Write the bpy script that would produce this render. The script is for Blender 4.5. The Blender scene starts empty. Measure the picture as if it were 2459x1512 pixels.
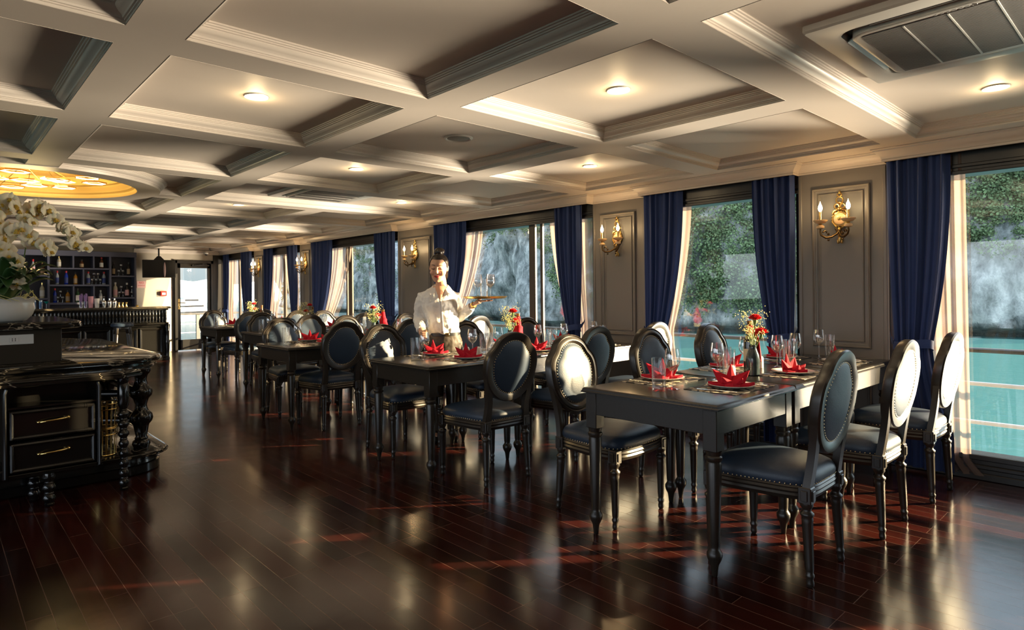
import bpy, bmesh, math, random
from math import sin, cos, pi, radians, sqrt, atan2, exp
from mathutils import Vector, Matrix, noise

C = bpy.context.scene.collection
SC = bpy.context.scene

# ------------------------------------------------------------------ camera, world, sun, exposure
EYE = 1.28
YAW = radians(42.96)
ROLL = radians(-0.54)
FPX = 1502.0
cam_d = bpy.data.cameras.new('camera')
cam = bpy.data.objects.new('camera', cam_d)
C.objects.link(cam)
cam_d.sensor_width = 36.0
cam_d.lens = FPX / 2459.0 * 36.0
cam_d.shift_y = -(756.0 - 697.7) / 2459.0
cam_d.clip_end = 2000
FW = Vector((sin(YAW), cos(YAW), 0))
RT = Vector((cos(YAW), -sin(YAW), 0))
UP = Vector((0, 0, 1))
cr_ = RT * cos(ROLL) + UP * sin(ROLL)
cu_ = -RT * sin(ROLL) + UP * cos(ROLL)
m = Matrix.Identity(4)
for i in range(3):
    m[i][0] = cr_[i]; m[i][1] = cu_[i]; m[i][2] = -FW[i]
m[0][3] = 0; m[1][3] = 0; m[2][3] = EYE
cam.matrix_world = m
SC.camera = cam
SC.view_settings.view_transform = 'Standard'
SC.view_settings.look = 'None'
SC.view_settings.gamma = 1.0
SC.view_settings.use_curve_mapping = False
SC.view_settings.exposure = 0.80
SC.cycles.max_bounces = 9
SC.cycles.diffuse_bounces = 4
SC.cycles.glossy_bounces = 4
SC.cycles.transmission_bounces = 4
SC.cycles.transparent_max_bounces = 24
SC.cycles.sample_clamp_indirect = 4.0
SC.cycles.blur_glossy = 0.5
SC.cycles.caustics_reflective = False
SC.cycles.caustics_refractive = False

def world():
    w = bpy.data.worlds.new('sky')
    SC.world = w
    w.use_nodes = True
    nt = w.node_tree
    nt.nodes.clear()
    out = nt.nodes.new('ShaderNodeOutputWorld')
    bg = nt.nodes.new('ShaderNodeBackground')
    tc = nt.nodes.new('ShaderNodeTexCoord')
    sep = nt.nodes.new('ShaderNodeSeparateXYZ')
    mp = nt.nodes.new('ShaderNodeMapRange')
    mp.inputs[1].default_value = -1; mp.inputs[2].default_value = 1
    rp = nt.nodes.new('ShaderNodeValToRGB')
    e = rp.color_ramp.elements
    e[0].position = 0.0; e[0].color = (.03, .09, .09, 1)
    e[1].position = 1.0; e[1].color = (.52, .66, .92, 1)
    for p, c in ((.47, (.07, .17, .17, 1)), (.5, (.62, .74, .80, 1)), (.53, (.88, .94, 1.0, 1)), (.62, (.72, .85, 1.0, 1))):
        k = e.new(p); k.color = c
    nt.links.new(tc.outputs['Generated'], sep.inputs[0])
    nt.links.new(sep.outputs[2], mp.inputs[0])
    nt.links.new(mp.outputs[0], rp.inputs[0])
    nt.links.new(rp.outputs[0], bg.inputs[0])
    bg.inputs[1].default_value = 2.2
    # the sky is brightest round the low sun and palest-dim opposite it, towards the end of the room
    mr = nt.nodes.new('ShaderNodeMapRange'); mr.inputs[1].default_value = .2; mr.inputs[2].default_value = .95; mr.inputs[3].default_value = 2.2; mr.inputs[4].default_value = .52
    nt.links.new(sep.outputs[1], mr.inputs[0]); nt.links.new(mr.outputs[0], bg.inputs[1])
    nt.links.new(bg.outputs[0], out.inputs[0])
world()

def sun(name, elev, strength, col, angle, az=(.796, -.605)):
    L = bpy.data.lights.new(name, 'SUN')
    L.energy = strength; L.color = col; L.angle = radians(angle)
    o = bpy.data.objects.new(name, L); C.objects.link(o)
    d = Vector((az[0] * cos(elev), az[1] * cos(elev), sin(elev)))
    o.rotation_euler = d.to_track_quat('Z', 'Y').to_euler()
    o.location = d * 40
    return o
sun('sun', radians(11.5), 25.0, (1.0, .72, .42), 0.6)
# low sun thrown back up into the room by the rippled water outside
sun('sun_glint_off_water', radians(-15.0), 20.0, (1.0, .79, .60), 13.0)

# ------------------------------------------------------------------ mesh helpers
class MB:
    def __init__(self):
        self.v = []; self.f = []
    def add(self, vs, fs, M=None):
        b = len(self.v)
        self.v += [tuple(M @ Vector(p)) for p in vs] if M is not None else [tuple(p) for p in vs]
        self.f += [tuple(i + b for i in f) for f in fs]
        return self
    def box(self, x0, x1, y0, y1, z0, z1, bv=0.0, M=None):
        if bv <= 0:
            vs = [(x, y, z) for z in (z0, z1) for y in (y0, y1) for x in (x0, x1)]
            fs = [(0, 2, 3, 1), (4, 5, 7, 6), (0, 1, 5, 4), (2, 6, 7, 3), (0, 4, 6, 2), (1, 3, 7, 5)]
            return self.add(vs, fs, M)
        X = (x0, x1); Y = (y0, y1); Z = (z0, z1)
        vs = []; ix = {}
        for a in (0, 1):
            for b in (0, 1):
                for c in (0, 1):
                    sx, sy, sz = (1 - 2 * a) * bv, (1 - 2 * b) * bv, (1 - 2 * c) * bv
                    for k, p in enumerate(((X[a], Y[b] + sy, Z[c] + sz), (X[a] + sx, Y[b], Z[c] + sz), (X[a] + sx, Y[b] + sy, Z[c]))):
                        ix[(a, b, c, k)] = len(vs); vs.append(p)
        I = lambda a, b, c, k: ix[(a, b, c, k)]
        fs = []
        for s in (0, 1):
            q = [I(s, 0, 0, 0), I(s, 1, 0, 0), I(s, 1, 1, 0), I(s, 0, 1, 0)]; fs.append(tuple(q if s else q[::-1]))
            q = [I(0, s, 0, 1), I(1, s, 0, 1), I(1, s, 1, 1), I(0, s, 1, 1)]; fs.append(tuple(q[::-1] if s else q))
            q = [I(0, 0, s, 2), I(1, 0, s, 2), I(1, 1, s, 2), I(0, 1, s, 2)]; fs.append(tuple(q if s else q[::-1]))
        for b in (0, 1):
            for c in (0, 1):
                fs.append((I(0, b, c, 1), I(1, b, c, 1), I(1, b, c, 2), I(0, b, c, 2)))
        for a in (0, 1):
            for c in (0, 1):
                fs.append((I(a, 0, c, 0), I(a, 1, c, 0), I(a, 1, c, 2), I(a, 0, c, 2)))
            for b in (0, 1):
                fs.append((I(a, b, 0, 0), I(a, b, 1, 0), I(a, b, 1, 1), I(a, b, 0, 1)))
        for a in (0, 1):
            for b in (0, 1):
                for c in (0, 1):
                    fs.append((I(a, b, c, 0), I(a, b, c, 1), I(a, b, c, 2)))
        return self.add(vs, fs, M)
    def rings(self, rings, closed=True, cap0=True, cap1=True, loop=False, M=None):
        n = len(rings[0]); vs = [p for r in rings for p in r]; fs = []
        R = len(rings)
        for i in range(R if loop else R - 1):
            j = (i + 1) % R
            for k in range(n if closed else n - 1):
                l = (k + 1) % n
                fs.append((i * n + k, i * n + l, j * n + l, j * n + k))
        if not loop and closed:
            if cap0: fs.append(tuple(range(n))[::-1])
            if cap1: fs.append(tuple((R - 1) * n + k for k in range(n)))
        return self.add(vs, fs, M)
    def lathe(self, prof, n=20, M=None, flute=None, cap0=True, cap1=True, rmod=None):
        rs = []
        for r, z in prof:
            ring = []
            for k in range(n):
                t = 2 * pi * k / n
                q = r
                if flute and flute[0] <= z <= flute[1]: q = r * (1 - flute[3] * (0.5 + 0.5 * cos(flute[2] * t)))
                if rmod: q = rmod(r, z, t)
                ring.append((q * cos(t), q * sin(t), z))
            rs.append(ring)
        return self.rings(rs, True, cap0, cap1, M=M)
    def tube(self, pts, rad, n=10, M=None, cap=True, closed=False, flat=1.0):
        P = [Vector(p) for p in pts]
        R = rad if isinstance(rad, (list, tuple)) else [rad] * len(P)
        up = None; rs = []
        L = len(P)
        for i in range(L):
            if closed: t = P[(i + 1) % L] - P[i - 1]
            else: t = P[min(i + 1, L - 1)] - P[max(i - 1, 0)]
            if t.length < 1e-9: t = Vector((0, 0, 1))
            t.normalize()
            if up is None:
                up = Vector((0, 0, 1)) if abs(t.z) < .9 else Vector((0, 1, 0))
            s = t.cross(up)
            if s.length < 1e-6: s = t.cross(Vector((1, 0, 0)))
            s.normalize(); up = s.cross(t).normalized()
            rs.append([tuple(P[i] + (s * cos(2 * pi * k / n) + up * sin(2 * pi * k / n) * flat) * R[i]) for k in range(n)])
        return self.rings(rs, True, cap, cap, loop=closed, M=M)
    def ball(self, c, r, seg=12, rg=8, M=None):
        rx, ry, rz = r if isinstance(r, (tuple, list)) else (r, r, r)
        rs = []
        for i in range(rg + 1):
            a = -pi / 2 + pi * i / rg
            q = max(cos(a), .02)
            rs.append([(c[0] + rx * q * cos(2 * pi * k / seg), c[1] + ry * q * sin(2 * pi * k / seg), c[2] + rz * sin(a)) for k in range(seg)])
        return self.rings(rs, M=M)
    def grid(self, fn, nu, nv, M=None, closed_u=False):
        vs = [fn(i / nu, j / nv) for j in range(nv + 1) for i in range(nu + (0 if closed_u else 1))]
        w = nu + (0 if closed_u else 1); fs = []
        for j in range(nv):
            for i in range(nu):
                k = (i + 1) % w
                fs.append((j * w + i, j * w + k, (j + 1) * w + k, (j + 1) * w + i))
        return self.add(vs, fs, M)
    def sweep(self, pts, prof, to3d, closed=False, M=None, loop_prof=False):
        """pts: 2-D polyline; prof: (offset to the left of travel, height); mitred corners."""
        n = len(pts); rs = []
        for i in range(n):
            p = Vector(pts[i])
            d0 = (Vector(pts[i]) - Vector(pts[i - 1])) if (closed or i > 0) else None
            d1 = (Vector(pts[(i + 1) % n]) - Vector(pts[i])) if (closed or i < n - 1) else None
            if d0 is None: d0 = d1
            if d1 is None: d1 = d0
            d0 = d0.normalized(); d1 = d1.normalized()
            n0 = Vector((-d0.y, d0.x)); n1 = Vector((-d1.y, d1.x))
            mt = n0 + n1
            mt = mt / max(mt.dot(n0), .2) if mt.length > 1e-6 else n0
            rs.append([to3d(p + mt * o, h) for o, h in prof])
        return self.rings(rs, loop_prof, False, False, loop=closed, M=M)
    def mesh(self, name, mat, smooth=True, angle=40):
        me = bpy.data.meshes.new(name)
        me.from_pydata(self.v, [], self.f)
        bm = bmesh.new(); bm.from_mesh(me)
        bmesh.ops.recalc_face_normals(bm, faces=bm.faces)
        bm.to_mesh(me); bm.free()
        if mat: me.materials.append(mat)
        if smooth:
            me.polygons.foreach_set('use_smooth', [True] * len(me.polygons))
            me.set_sharp_from_angle(angle=radians(angle))
        me.update()
        return me
    def build(self, name, mat, parent=None, loc=None, rot=None, smooth=True, angle=40):
        return obj(name, self.mesh(name, mat, smooth, angle), parent, loc, rot)

def obj(name, me, parent=None, loc=None, rot=None):
    o = bpy.data.objects.new(name, me)
    C.objects.link(o)
    if parent: o.parent = parent
    if loc: o.location = loc
    if rot: o.rotation_euler = rot
    return o

def tag(o, label=None, cat=None, group=None, kind=None):
    if label: o['label'] = label
    if cat: o['category'] = cat
    if group: o['group'] = group
    if kind: o['kind'] = kind
    return o

def thing(name, label, cat, loc=(0, 0, 0), rz=0.0, group=None):
    o = bpy.data.objects.new(name, None)
    o.empty_display_size = .1
    C.objects.link(o)
    o.location = loc; o.rotation_euler = (0, 0, rz)
    return tag(o, label, cat, group)

def copy_tree(o, parent=None):
    c = o.copy(); C.objects.link(c)
    if parent: c.parent = parent
    for ch in list(o.children): copy_tree(ch, c)
    return c

def place(proto, used, loc, rz, label, group=None):
    """first call moves the prototype itself, later calls copy it with all its parts"""
    if not used.get(proto.name):
        used[proto.name] = True; o = proto
    else:
        o = copy_tree(proto)
    o.location = loc; o.rotation_euler = (0, 0, rz)
    o['label'] = label
    if group: o['group'] = group
    return o
USED = {}

def T(x, y, z): return Matrix.Translation((x, y, z))
def RZ(a): return Matrix.Rotation(a, 4, 'Z')
def RX(a): return Matrix.Rotation(a, 4, 'X')
def RY(a): return Matrix.Rotation(a, 4, 'Y')
def lerp(a, b, t): return a + (b - a) * t
def smooth01(t): t = max(0, min(1, t)); return t * t * (3 - 2 * t)

# ------------------------------------------------------------------ materials
def mat(name, col=(.5, .5, .5), rough=.5, metal=0.0, bump=0.0, bscale=60.0, var=0.0, vscale=8.0, spec=.5, coat=0.0, sheen=0.0, emis=None, estr=0.0, sub=0.0, stretch=None, alpha=None, coat_rough=.1):
    m = bpy.data.materials.new(name); m.use_nodes = True
    nt = m.node_tree; b = nt.nodes['Principled BSDF']
    b.inputs['Base Color'].default_value = (*col, 1)
    b.inputs['Roughness'].default_value = rough
    b.inputs['Metallic'].default_value = metal
    b.inputs['Specular IOR Level'].default_value = spec
    b.inputs['Coat Weight'].default_value = coat
    b.inputs['Coat Roughness'].default_value = coat_rough
    b.inputs['Sheen Weight'].default_value = sheen
    if sub: 
        b.inputs['Subsurface Weight'].default_value = sub
        b.inputs['Subsurface Radius'].default_value = (.02, .008, .004)
    if emis:
        b.inputs['Emission Color'].default_value = (*emis, 1); b.inputs['Emission Strength'].default_value = estr
    tc = nt.nodes.new('ShaderNodeTexCoord'); src = tc.outputs['Object']
    if stretch:
        mp = nt.nodes.new('ShaderNodeMapping'); mp.inputs['Scale'].default_value = stretch
        nt.links.new(src, mp.inputs[0]); src = mp.outputs[0]
    nz = nt.nodes.new('ShaderNodeTexNoise'); nz.inputs['Scale'].default_value = vscale; nz.inputs['Detail'].default_value = 4
    nt.links.new(src, nz.inputs['Vector'])
    mx = nt.nodes.new('ShaderNodeMix'); mx.data_type = 'RGBA'
    k = max(var, .02)
    mx.inputs[6].default_value = (*[c * (1 - k) for c in col], 1)
    mx.inputs[7].default_value = (*[min(1, c * (1 + k)) for c in col], 1)
    nt.links.new(nz.outputs[0], mx.inputs[0]); nt.links.new(mx.outputs[2], b.inputs['Base Color'])
    if bump:
        n2 = nt.nodes.new('ShaderNodeTexNoise'); n2.inputs['Scale'].default_value = bscale; n2.inputs['Detail'].default_value = 3
        nt.links.new(src, n2.inputs['Vector'])
        bp = nt.nodes.new('ShaderNodeBump'); bp.inputs['Strength'].default_value = bump; bp.inputs['Distance'].default_value = .01
        nt.links.new(n2.outputs[0], bp.inputs['Height']); nt.links.new(bp.outputs[0], b.inputs['Normal'])
    return m

def glass_mat(name, tint=(1, 1, 1), f0=.06, rough=0.0, edge=.75, base=.03):
    """thin clear glass: what passes through plus a mirror that grows towards the rim"""
    m = bpy.data.materials.new(name); m.use_nodes = True; nt = m.node_tree; nt.nodes.clear()
    out = nt.nodes.new('ShaderNodeOutputMaterial'); mix = nt.nodes.new('ShaderNodeMixShader')
    tr = nt.nodes.new('ShaderNodeBsdfTransparent'); tr.inputs[0].default_value = (*tint, 1)
    gl = nt.nodes.new('ShaderNodeBsdfGlossy'); gl.inputs['Roughness'].default_value = rough
    lw = nt.nodes.new('ShaderNodeLayerWeight'); lw.inputs[0].default_value = .5
    pw = nt.nodes.new('ShaderNodeMath'); pw.operation = 'POWER'; pw.inputs[1].default_value = 4.0
    mr = nt.nodes.new('ShaderNodeMapRange'); mr.inputs[3].default_value = f0; mr.inputs[4].default_value = edge
    nt.links.new(lw.outputs['Facing'], pw.inputs[0]); nt.links.new(pw.outputs[0], mr.inputs[0])
    nt.links.new(mr.outputs[0], mix.inputs[0]); nt.links.new(tr.outputs[0], mix.inputs[1]); nt.links.new(gl.outputs[0], mix.inputs[2])
    nt.links.new(mix.outputs[0], out.inputs[0])
    return m

def sheer_mat(name, col, transp=.45):
    m = bpy.data.materials.new(name); m.use_nodes = True; nt = m.node_tree; nt.nodes.clear()
    out = nt.nodes.new('ShaderNodeOutputMaterial')
    tr = nt.nodes.new('ShaderNodeBsdfTransparent')
    df = nt.nodes.new('ShaderNodeBsdfDiffuse'); df.inputs[0].default_value = (*col, 1)
    tl = nt.nodes.new('ShaderNodeBsdfTranslucent'); tl.inputs[0].default_value = (*col, 1)
    a = nt.nodes.new('ShaderNodeMixShader'); a.inputs[0].default_value = .5
    b = nt.nodes.new('ShaderNodeMixShader')
    tc = nt.nodes.new('ShaderNodeTexCoord'); nz = nt.nodes.new('ShaderNodeTexNoise'); nz.inputs['Scale'].default_value = 260
    mr = nt.nodes.new('ShaderNodeMapRange'); mr.inputs[3].default_value = 1 - transp - .12; mr.inputs[4].default_value = 1 - transp + .12
    nt.links.new(tc.outputs['Object'], nz.inputs['Vector']); nt.links.new(nz.outputs[0], mr.inputs[0]); nt.links.new(mr.outputs[0], b.inputs[0])
    nt.links.new(df.outputs[0], a.inputs[1]); nt.links.new(tl.outputs[0], a.inputs[2])
    nt.links.new(tr.outputs[0], b.inputs[1]); nt.links.new(a.outputs[0], b.inputs[2]); nt.links.new(b.outputs[0], out.inputs[0])
    return m

def emit_mat(name, col, s):
    m = bpy.data.materials.new(name); m.use_nodes = True; nt = m.node_tree; nt.nodes.clear()
    out = nt.nodes.new('ShaderNodeOutputMaterial'); e = nt.nodes.new('ShaderNodeEmission')
    e.inputs[0].default_value = (*col, 1); e.inputs[1].default_value = s
    nt.links.new(e.outputs[0], out.inputs[0]); return m

def floor_mat():
    m = bpy.data.materials.new('plank_floor'); m.use_nodes = True; nt = m.node_tree; b = nt.nodes['Principled BSDF']
    tc = nt.nodes.new('ShaderNodeTexCoord')
    mp = nt.nodes.new('ShaderNodeMapping'); mp.inputs['Rotation'].default_value = (0, 0, radians(90))
    nt.links.new(tc.outputs['Object'], mp.inputs[0])
    br = nt.nodes.new('ShaderNodeTexBrick')
    br.offset = .37; br.offset_frequency = 3
    br.inputs['Scale'].default_value = 1.0
    br.inputs['Brick Width'].default_value = .92; br.inputs['Row Height'].default_value = .088
    br.inputs['Mortar Size'].default_value = .0014; br.inputs['Mortar Smooth'].default_value = .1; br.inputs['Bias'].default_value = -.1
    br.inputs['Color1'].default_value = (.015, .0043, .0032, 1); br.inputs['Color2'].default_value = (.052, .0105, .007, 1)
    br.inputs['Mortar'].default_value = (.13, .08, .06, 1)
    nt.links.new(mp.outputs[0], br.inputs['Vector'])
    m2 = nt.nodes.new('ShaderNodeMapping'); m2.inputs['Scale'].default_value = (60, 3, 1)
    nt.links.new(tc.outputs['Object'], m2.inputs[0])
    nz = nt.nodes.new('ShaderNodeTexNoise'); nz.inputs['Scale'].default_value = 1.0; nz.inputs['Detail'].default_value = 6
    nt.links.new(m2.outputs[0], nz.inputs['Vector'])
    mx = nt.nodes.new('ShaderNodeMix'); mx.data_type = 'RGBA'; mx.blend_type = 'MULTIPLY'; mx.inputs[0].default_value = .8
    rp = nt.nodes.new('ShaderNodeValToRGB'); rp.color_ramp.elements[0].color = (.55, .5, .5, 1); rp.color_ramp.elements[1].color = (1.3, 1.2, 1.15, 1)
    rp.color_ramp.elements[0].position = .3; rp.color_ramp.elements[1].position = .75
    nt.links.new(nz.outputs[0], rp.inputs[0]); nt.links.new(br.outputs['Color'], mx.inputs[6]); nt.links.new(rp.outputs[0], mx.inputs[7])
    nt.links.new(mx.outputs[2], b.inputs['Base Color'])
    n3 = nt.nodes.new('ShaderNodeTexNoise'); n3.inputs['Scale'].default_value = 3.0; n3.inputs['Detail'].default_value = 5
    nt.links.new(tc.outputs['Object'], n3.inputs['Vector'])
    mr = nt.nodes.new('ShaderNodeMapRange'); mr.inputs[3].default_value = .11; mr.inputs[4].default_value = .23
    nt.links.new(n3.outputs[0], mr.inputs[0]); nt.links.new(mr.outputs[0], b.inputs['Roughness'])
    b.inputs['Specular IOR Level'].default_value = .4
    bp = nt.nodes.new('ShaderNodeBump'); bp.inputs['Strength'].default_value = .35; bp.inputs['Distance'].default_value = .002; bp.invert = True
    nt.links.new(br.outputs['Fac'], bp.inputs['Height'])
    b2 = nt.nodes.new('ShaderNodeBump'); b2.inputs['Strength'].default_value = .05; b2.inputs['Distance'].default_value = .01
    n4 = nt.nodes.new('ShaderNodeTexNoise'); n4.inputs['Scale'].default_value = 9.0
    nt.links.new(tc.outputs['Object'], n4.inputs['Vector']); nt.links.new(n4.outputs[0], b2.inputs['Height']); nt.links.new(bp.outputs[0], b2.inputs['Normal'])
    nt.links.new(b2.outputs[0], b.inputs['Normal'])
    return m

def marble_mat():
    m = mat('black_marble', (.012, .011, .010), .08, spec=.6)
    nt = m.node_tree; b = nt.nodes['Principled BSDF']
    tc = nt.nodes.new('ShaderNodeTexCoord')
    nz = nt.nodes.new('ShaderNodeTexNoise'); nz.inputs['Scale'].default_value = 3; nz.inputs['Detail'].default_value = 8; nz.inputs['Distortion'].default_value = 1.4
    vo = nt.nodes.new('ShaderNodeTexVoronoi'); vo.feature = 'DISTANCE_TO_EDGE'; vo.inputs['Scale'].default_value = 3.2
    ad = nt.nodes.new('ShaderNodeVectorMath'); ad.operation = 'ADD'
    sc = nt.nodes.new('ShaderNodeVectorMath'); sc.operation = 'SCALE'; sc.inputs['Scale'].default_value = .55
    nt.links.new(tc.outputs['Object'], nz.inputs['Vector']); nt.links.new(nz.outputs['Color'], sc.inputs[0])
    nt.links.new(tc.outputs['Object'], ad.inputs[0]); nt.links.new(sc.outputs[0], ad.inputs[1]); nt.links.new(ad.outputs[0], vo.inputs['Vector'])
    rp = nt.nodes.new('ShaderNodeValToRGB'); e = rp.color_ramp.elements
    e[0].position = 0; e[0].color = (.42, .36, .27, 1); e[1].position = .018; e[1].color = (.016, .014, .012, 1)
    nt.links.new(vo.outputs['Distance'], rp.inputs[0]); nt.links.new(rp.outputs[0], b.inputs['Base Color'])
    return m

M = {}
M['wall'] = mat('grey_brown_wall', (.185, .168, .152), .45, bump=.04, bscale=300)
M['wall_trim'] = mat('grey_brown_moulding', (.18, .163, .147), .38)
M['cream_wall'] = mat('cream_wall', (.46, .41, .34), .6)
M['ceiling'] = mat('cream_ceiling_paint', (.66, .59, .525), .55, bump=.03, bscale=40)
M['moulding'] = mat('cream_moulding_paint', (.68, .61, .55), .4)
M['warm_recess'] = mat('warm_lit_recess', (.75, .5, .16), .45)  # cream recess with the lamps' golden light put into its colour
M['black_frame'] = mat('black_window_frame', (.012, .011, .011), .3)
M['bronze_frame'] = mat('brown_aluminium', (.075, .055, .038), .4)
M['floor'] = floor_mat()
M['navy'] = mat('navy_curtain', (.020, .046, .165), .75, bump=.15, bscale=500, sheen=.1, var=.15)
M['sheer'] = sheer_mat('pale_sheer', (.36, .265, .225), .32)
M['table'] = mat('black_table_paint', (.024, .020, .016), .30, bump=.06, bscale=30, var=.3, vscale=6, spec=.6, stretch=(1, 14, 14))
M['tabletop'] = mat('black_tabletop_paint', (.020, .017, .014), .19, bump=.04, bscale=30, var=.3, vscale=6, spec=.6, stretch=(1, 14, 14))
M['chair_wood'] = mat('black_chair_paint', (.026, .021, .017), .31, bump=.03, bscale=80, spec=.6)
M['leather'] = mat('navy_leather', (.020, .036, .064), .44, bump=.10, bscale=220, spec=.5, var=.1)
M['nail'] = mat('brass_nail', (.60, .45, .24), .3, metal=1)
M['brass'] = mat('antique_brass', (.62, .40, .13), .28, metal=1, bump=.2, bscale=60, var=.4, vscale=20)
M['gold'] = mat('gold_metal', (.85, .62, .24), .2, metal=1)
M['dark_bronze'] = mat('dark_bronze', (.10, .065, .03), .35, metal=1)
M['steel'] = mat('polished_steel', (.75, .73, .70), .14, metal=1)
M['alabaster'] = mat('alabaster', (.80, .55, .30), .3, sub=.3)
M['bulb'] = emit_mat('lit_bulb', (1.0, .78, .42), 22)
M['downlight'] = emit_mat('lit_downlight', (1.0, .80, .48), 14)
M['led'] = emit_mat('lit_strip', (1.0, .82, .45), 5)
M['white_plastic'] = mat('white_plastic', (.70, .68, .64), .35)
M['grey_plastic'] = mat('grey_plastic', (.34, .32, .31), .5)
M['dark_plastic'] = mat('dark_plastic', (.02, .02, .022), .35)
M['napkin'] = mat('red_cloth', (.42, .007, .022), .7, bump=.08, bscale=400, spec=.15)
M['china'] = mat('white_china', (.82, .79, .74), .15, spec=.6)
M['glass'] = glass_mat('clear_glass', f0=.15, edge=.98)
M['pane'] = glass_mat('window_glass', (.95, .985, .97), f0=.05, edge=.7)
M['marble'] = marble_mat()
M['lacquer'] = mat('black_lacquer', (.008, .0075, .007), .14, bump=.02, bscale=20, spec=.6)
M['box_wood'] = mat('brushed_black_panel', (.035, .028, .020), .3, bump=.05, bscale=18, stretch=(2, 2, 60))
# ------------------------------------------------------------------ the room
SOF = 2.256          # underside of the beams
XP, XW, XG = 4.95, 5.05, 5.12   # pelmet board, pier face, glass
YN, YS, XL = 15.3, -4.0, -3.75  # end wall, wall behind, far side wall
def struct(o): return tag(o, kind='structure')

b = MB(); b.box(XL - .1, 5.25, YS - .1, YN + .1, -.08, 0)
struct(b.build('floor', M['floor'], smooth=False))

WINS = [(-2.9, -1.05), (-.35, 1.45), (2.08, 3.53), (4.18, 6.94), (7.88, 10.68), (11.2, 12.85), (13.45, 15.22)]
b = MB()
ys = [YS] + [q for w in WINS for q in w] + [YN]
for i in range(0, len(ys), 2):
    b.box(XW, 5.22, ys[i], ys[i + 1], 0, 2.45)
for y0, y1 in WINS:
    b.box(XW + .10, 5.22, y0, y1, 2.2, 2.45)
struct(b.build('wall_right', M['wall'], smooth=False))

b = MB()
for y0, y1, z0, z1 in ((YS, YN, 0, .6), (YS, YN, 2.1, 2.45), (YS, -2.6, .6, 2.1), (.2, .9, .6, 2.1), (4.2, 4.9, .6, 2.1), (8, 8.8, .6, 2.1), (12, YN, .6, 2.1)):
    b.box(XL - .12, XL, y0, y1, z0, z1)
struct(b.build('wall_left', M['wall'], smooth=False))
b = MB(); b.box(XL - .12, 5.22, YS - .12, YS, 0, 2.45)
struct(b.build('wall_behind', M['wall'], smooth=False))
DX0, DX1 = 3.98, 4.80
b = MB(); b.box(XL - .12, DX0, YN, YN + .12, 0, 2.45); b.box(DX1, 5.22, YN, YN + .12, 0, 2.45); b.box(DX0, DX1, YN, YN + .12, 2.03, 2.45)
struct(b.build('wall_far', M['cream_wall'], smooth=False))

# coffered ceiling --------------------------------------------------
RC = Vector((.62, 6.9)); RI, RO = .84, 1.03
XB = [(XL, -3.2), (-2.1, -1.9), (-.80, -.60), (.525, .73), (1.855, 2.07), (3.265, 3.49), (4.75, 5.06)]
NK = [2.606 + 1.414 * k for k in range(-5, 10)]
YB = [(n, n + .215) for n in NK if n < YN - .3]
PAN = SOF + .075
b = MB()
def soffit(x0, x1, y0, y1):
    cx, cy = min(max(RC.x, x0), x1), min(max(RC.y, y0), y1)
    if (Vector((cx, cy)) - RC).length > .93:
        b.add([(x0, y0, SOF), (x1, y0, SOF), (x1, y1, SOF), (x0, y1, SOF)], [(0, 1, 2, 3)]); return
    nx, ny = max(1, int((x1 - x0) / .05)), max(1, int((y1 - y0) / .05))
    for i in range(nx):
        for j in range(ny):
            a0, a1 = lerp(x0, x1, i / nx), lerp(x0, x1, (i + 1) / nx); c0, c1 = lerp(y0, y1, j / ny), lerp(y0, y1, (j + 1) / ny)
            if (Vector(((a0 + a1) / 2, (c0 + c1) / 2)) - RC).length > .93:
                b.add([(a0, c0, SOF), (a1, c0, SOF), (a1, c1, SOF), (a0, c1, SOF)], [(0, 1, 2, 3)])
ycuts = [YS] + [q for yb in YB for q in yb] + [YN]
rows = [(ycuts[i], ycuts[i + 1]) for i in range(0, len(ycuts), 2)]
def wide(k): return k in ROWW
ROWW = {i for i, r in enumerate(rows) if r[0] < .6 < r[1] or r[0] < 6.3 < r[1]}
for x0, x1 in XB:
    for i, r in enumerate(rows):
        if abs(x0 - 3.265) < .01 and i in ROWW: continue
        soffit(x0, x1, r[0], r[1])
for y0, y1 in YB: soffit(XL, 5.06, y0, y1)
ceil = b.build('ceiling', M['ceiling'], smooth=False)
struct(ceil)
b = MB()
def flat(x0, x1, y0, y1): b.add([(x0, y0, PAN), (x1, y0, PAN), (x1, y1, PAN), (x0, y1, PAN)], [(0, 1, 2, 3)])
S_ = 1.25
flat(XL, RC.x - S_, YS, YN); flat(RC.x + S_, 5.06, YS, YN); flat(RC.x - S_, RC.x + S_, YS, RC.y - S_); flat(RC.x - S_, RC.x + S_, RC.y + S_, YN)
n = 96; vs = []
for k in range(n):
    t = 2 * pi * k / n; c, s = cos(t), sin(t); q = max(abs(c), abs(s))
    vs += [(RC.x + .9 * c, RC.y + .9 * s, PAN), (RC.x + S_ * c / q, RC.y + S_ * s / q, PAN)]
b.add(vs, [(2 * k, 2 * k + 1, 2 * ((k + 1) % n) + 1, 2 * ((k + 1) % n)) for k in range(n)])
b.build('coffer_panels', M['ceiling'], ceil, smooth=False)
PROF = [(-.002, -.001), (-.002, .011), (.004, .012), (.004, .017), (.010, .018), (.012, .025), (.017, .030), (.026, .034), (.033, .040), (.038, .048), (.0385, .053), (.045, .054), (.0455, .060), (.052, .061), (.053, .067), (.060, .068), (.06, .075)]
b = MB()
to3 = lambda p, h: (p.x, p.y, SOF + h)
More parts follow.
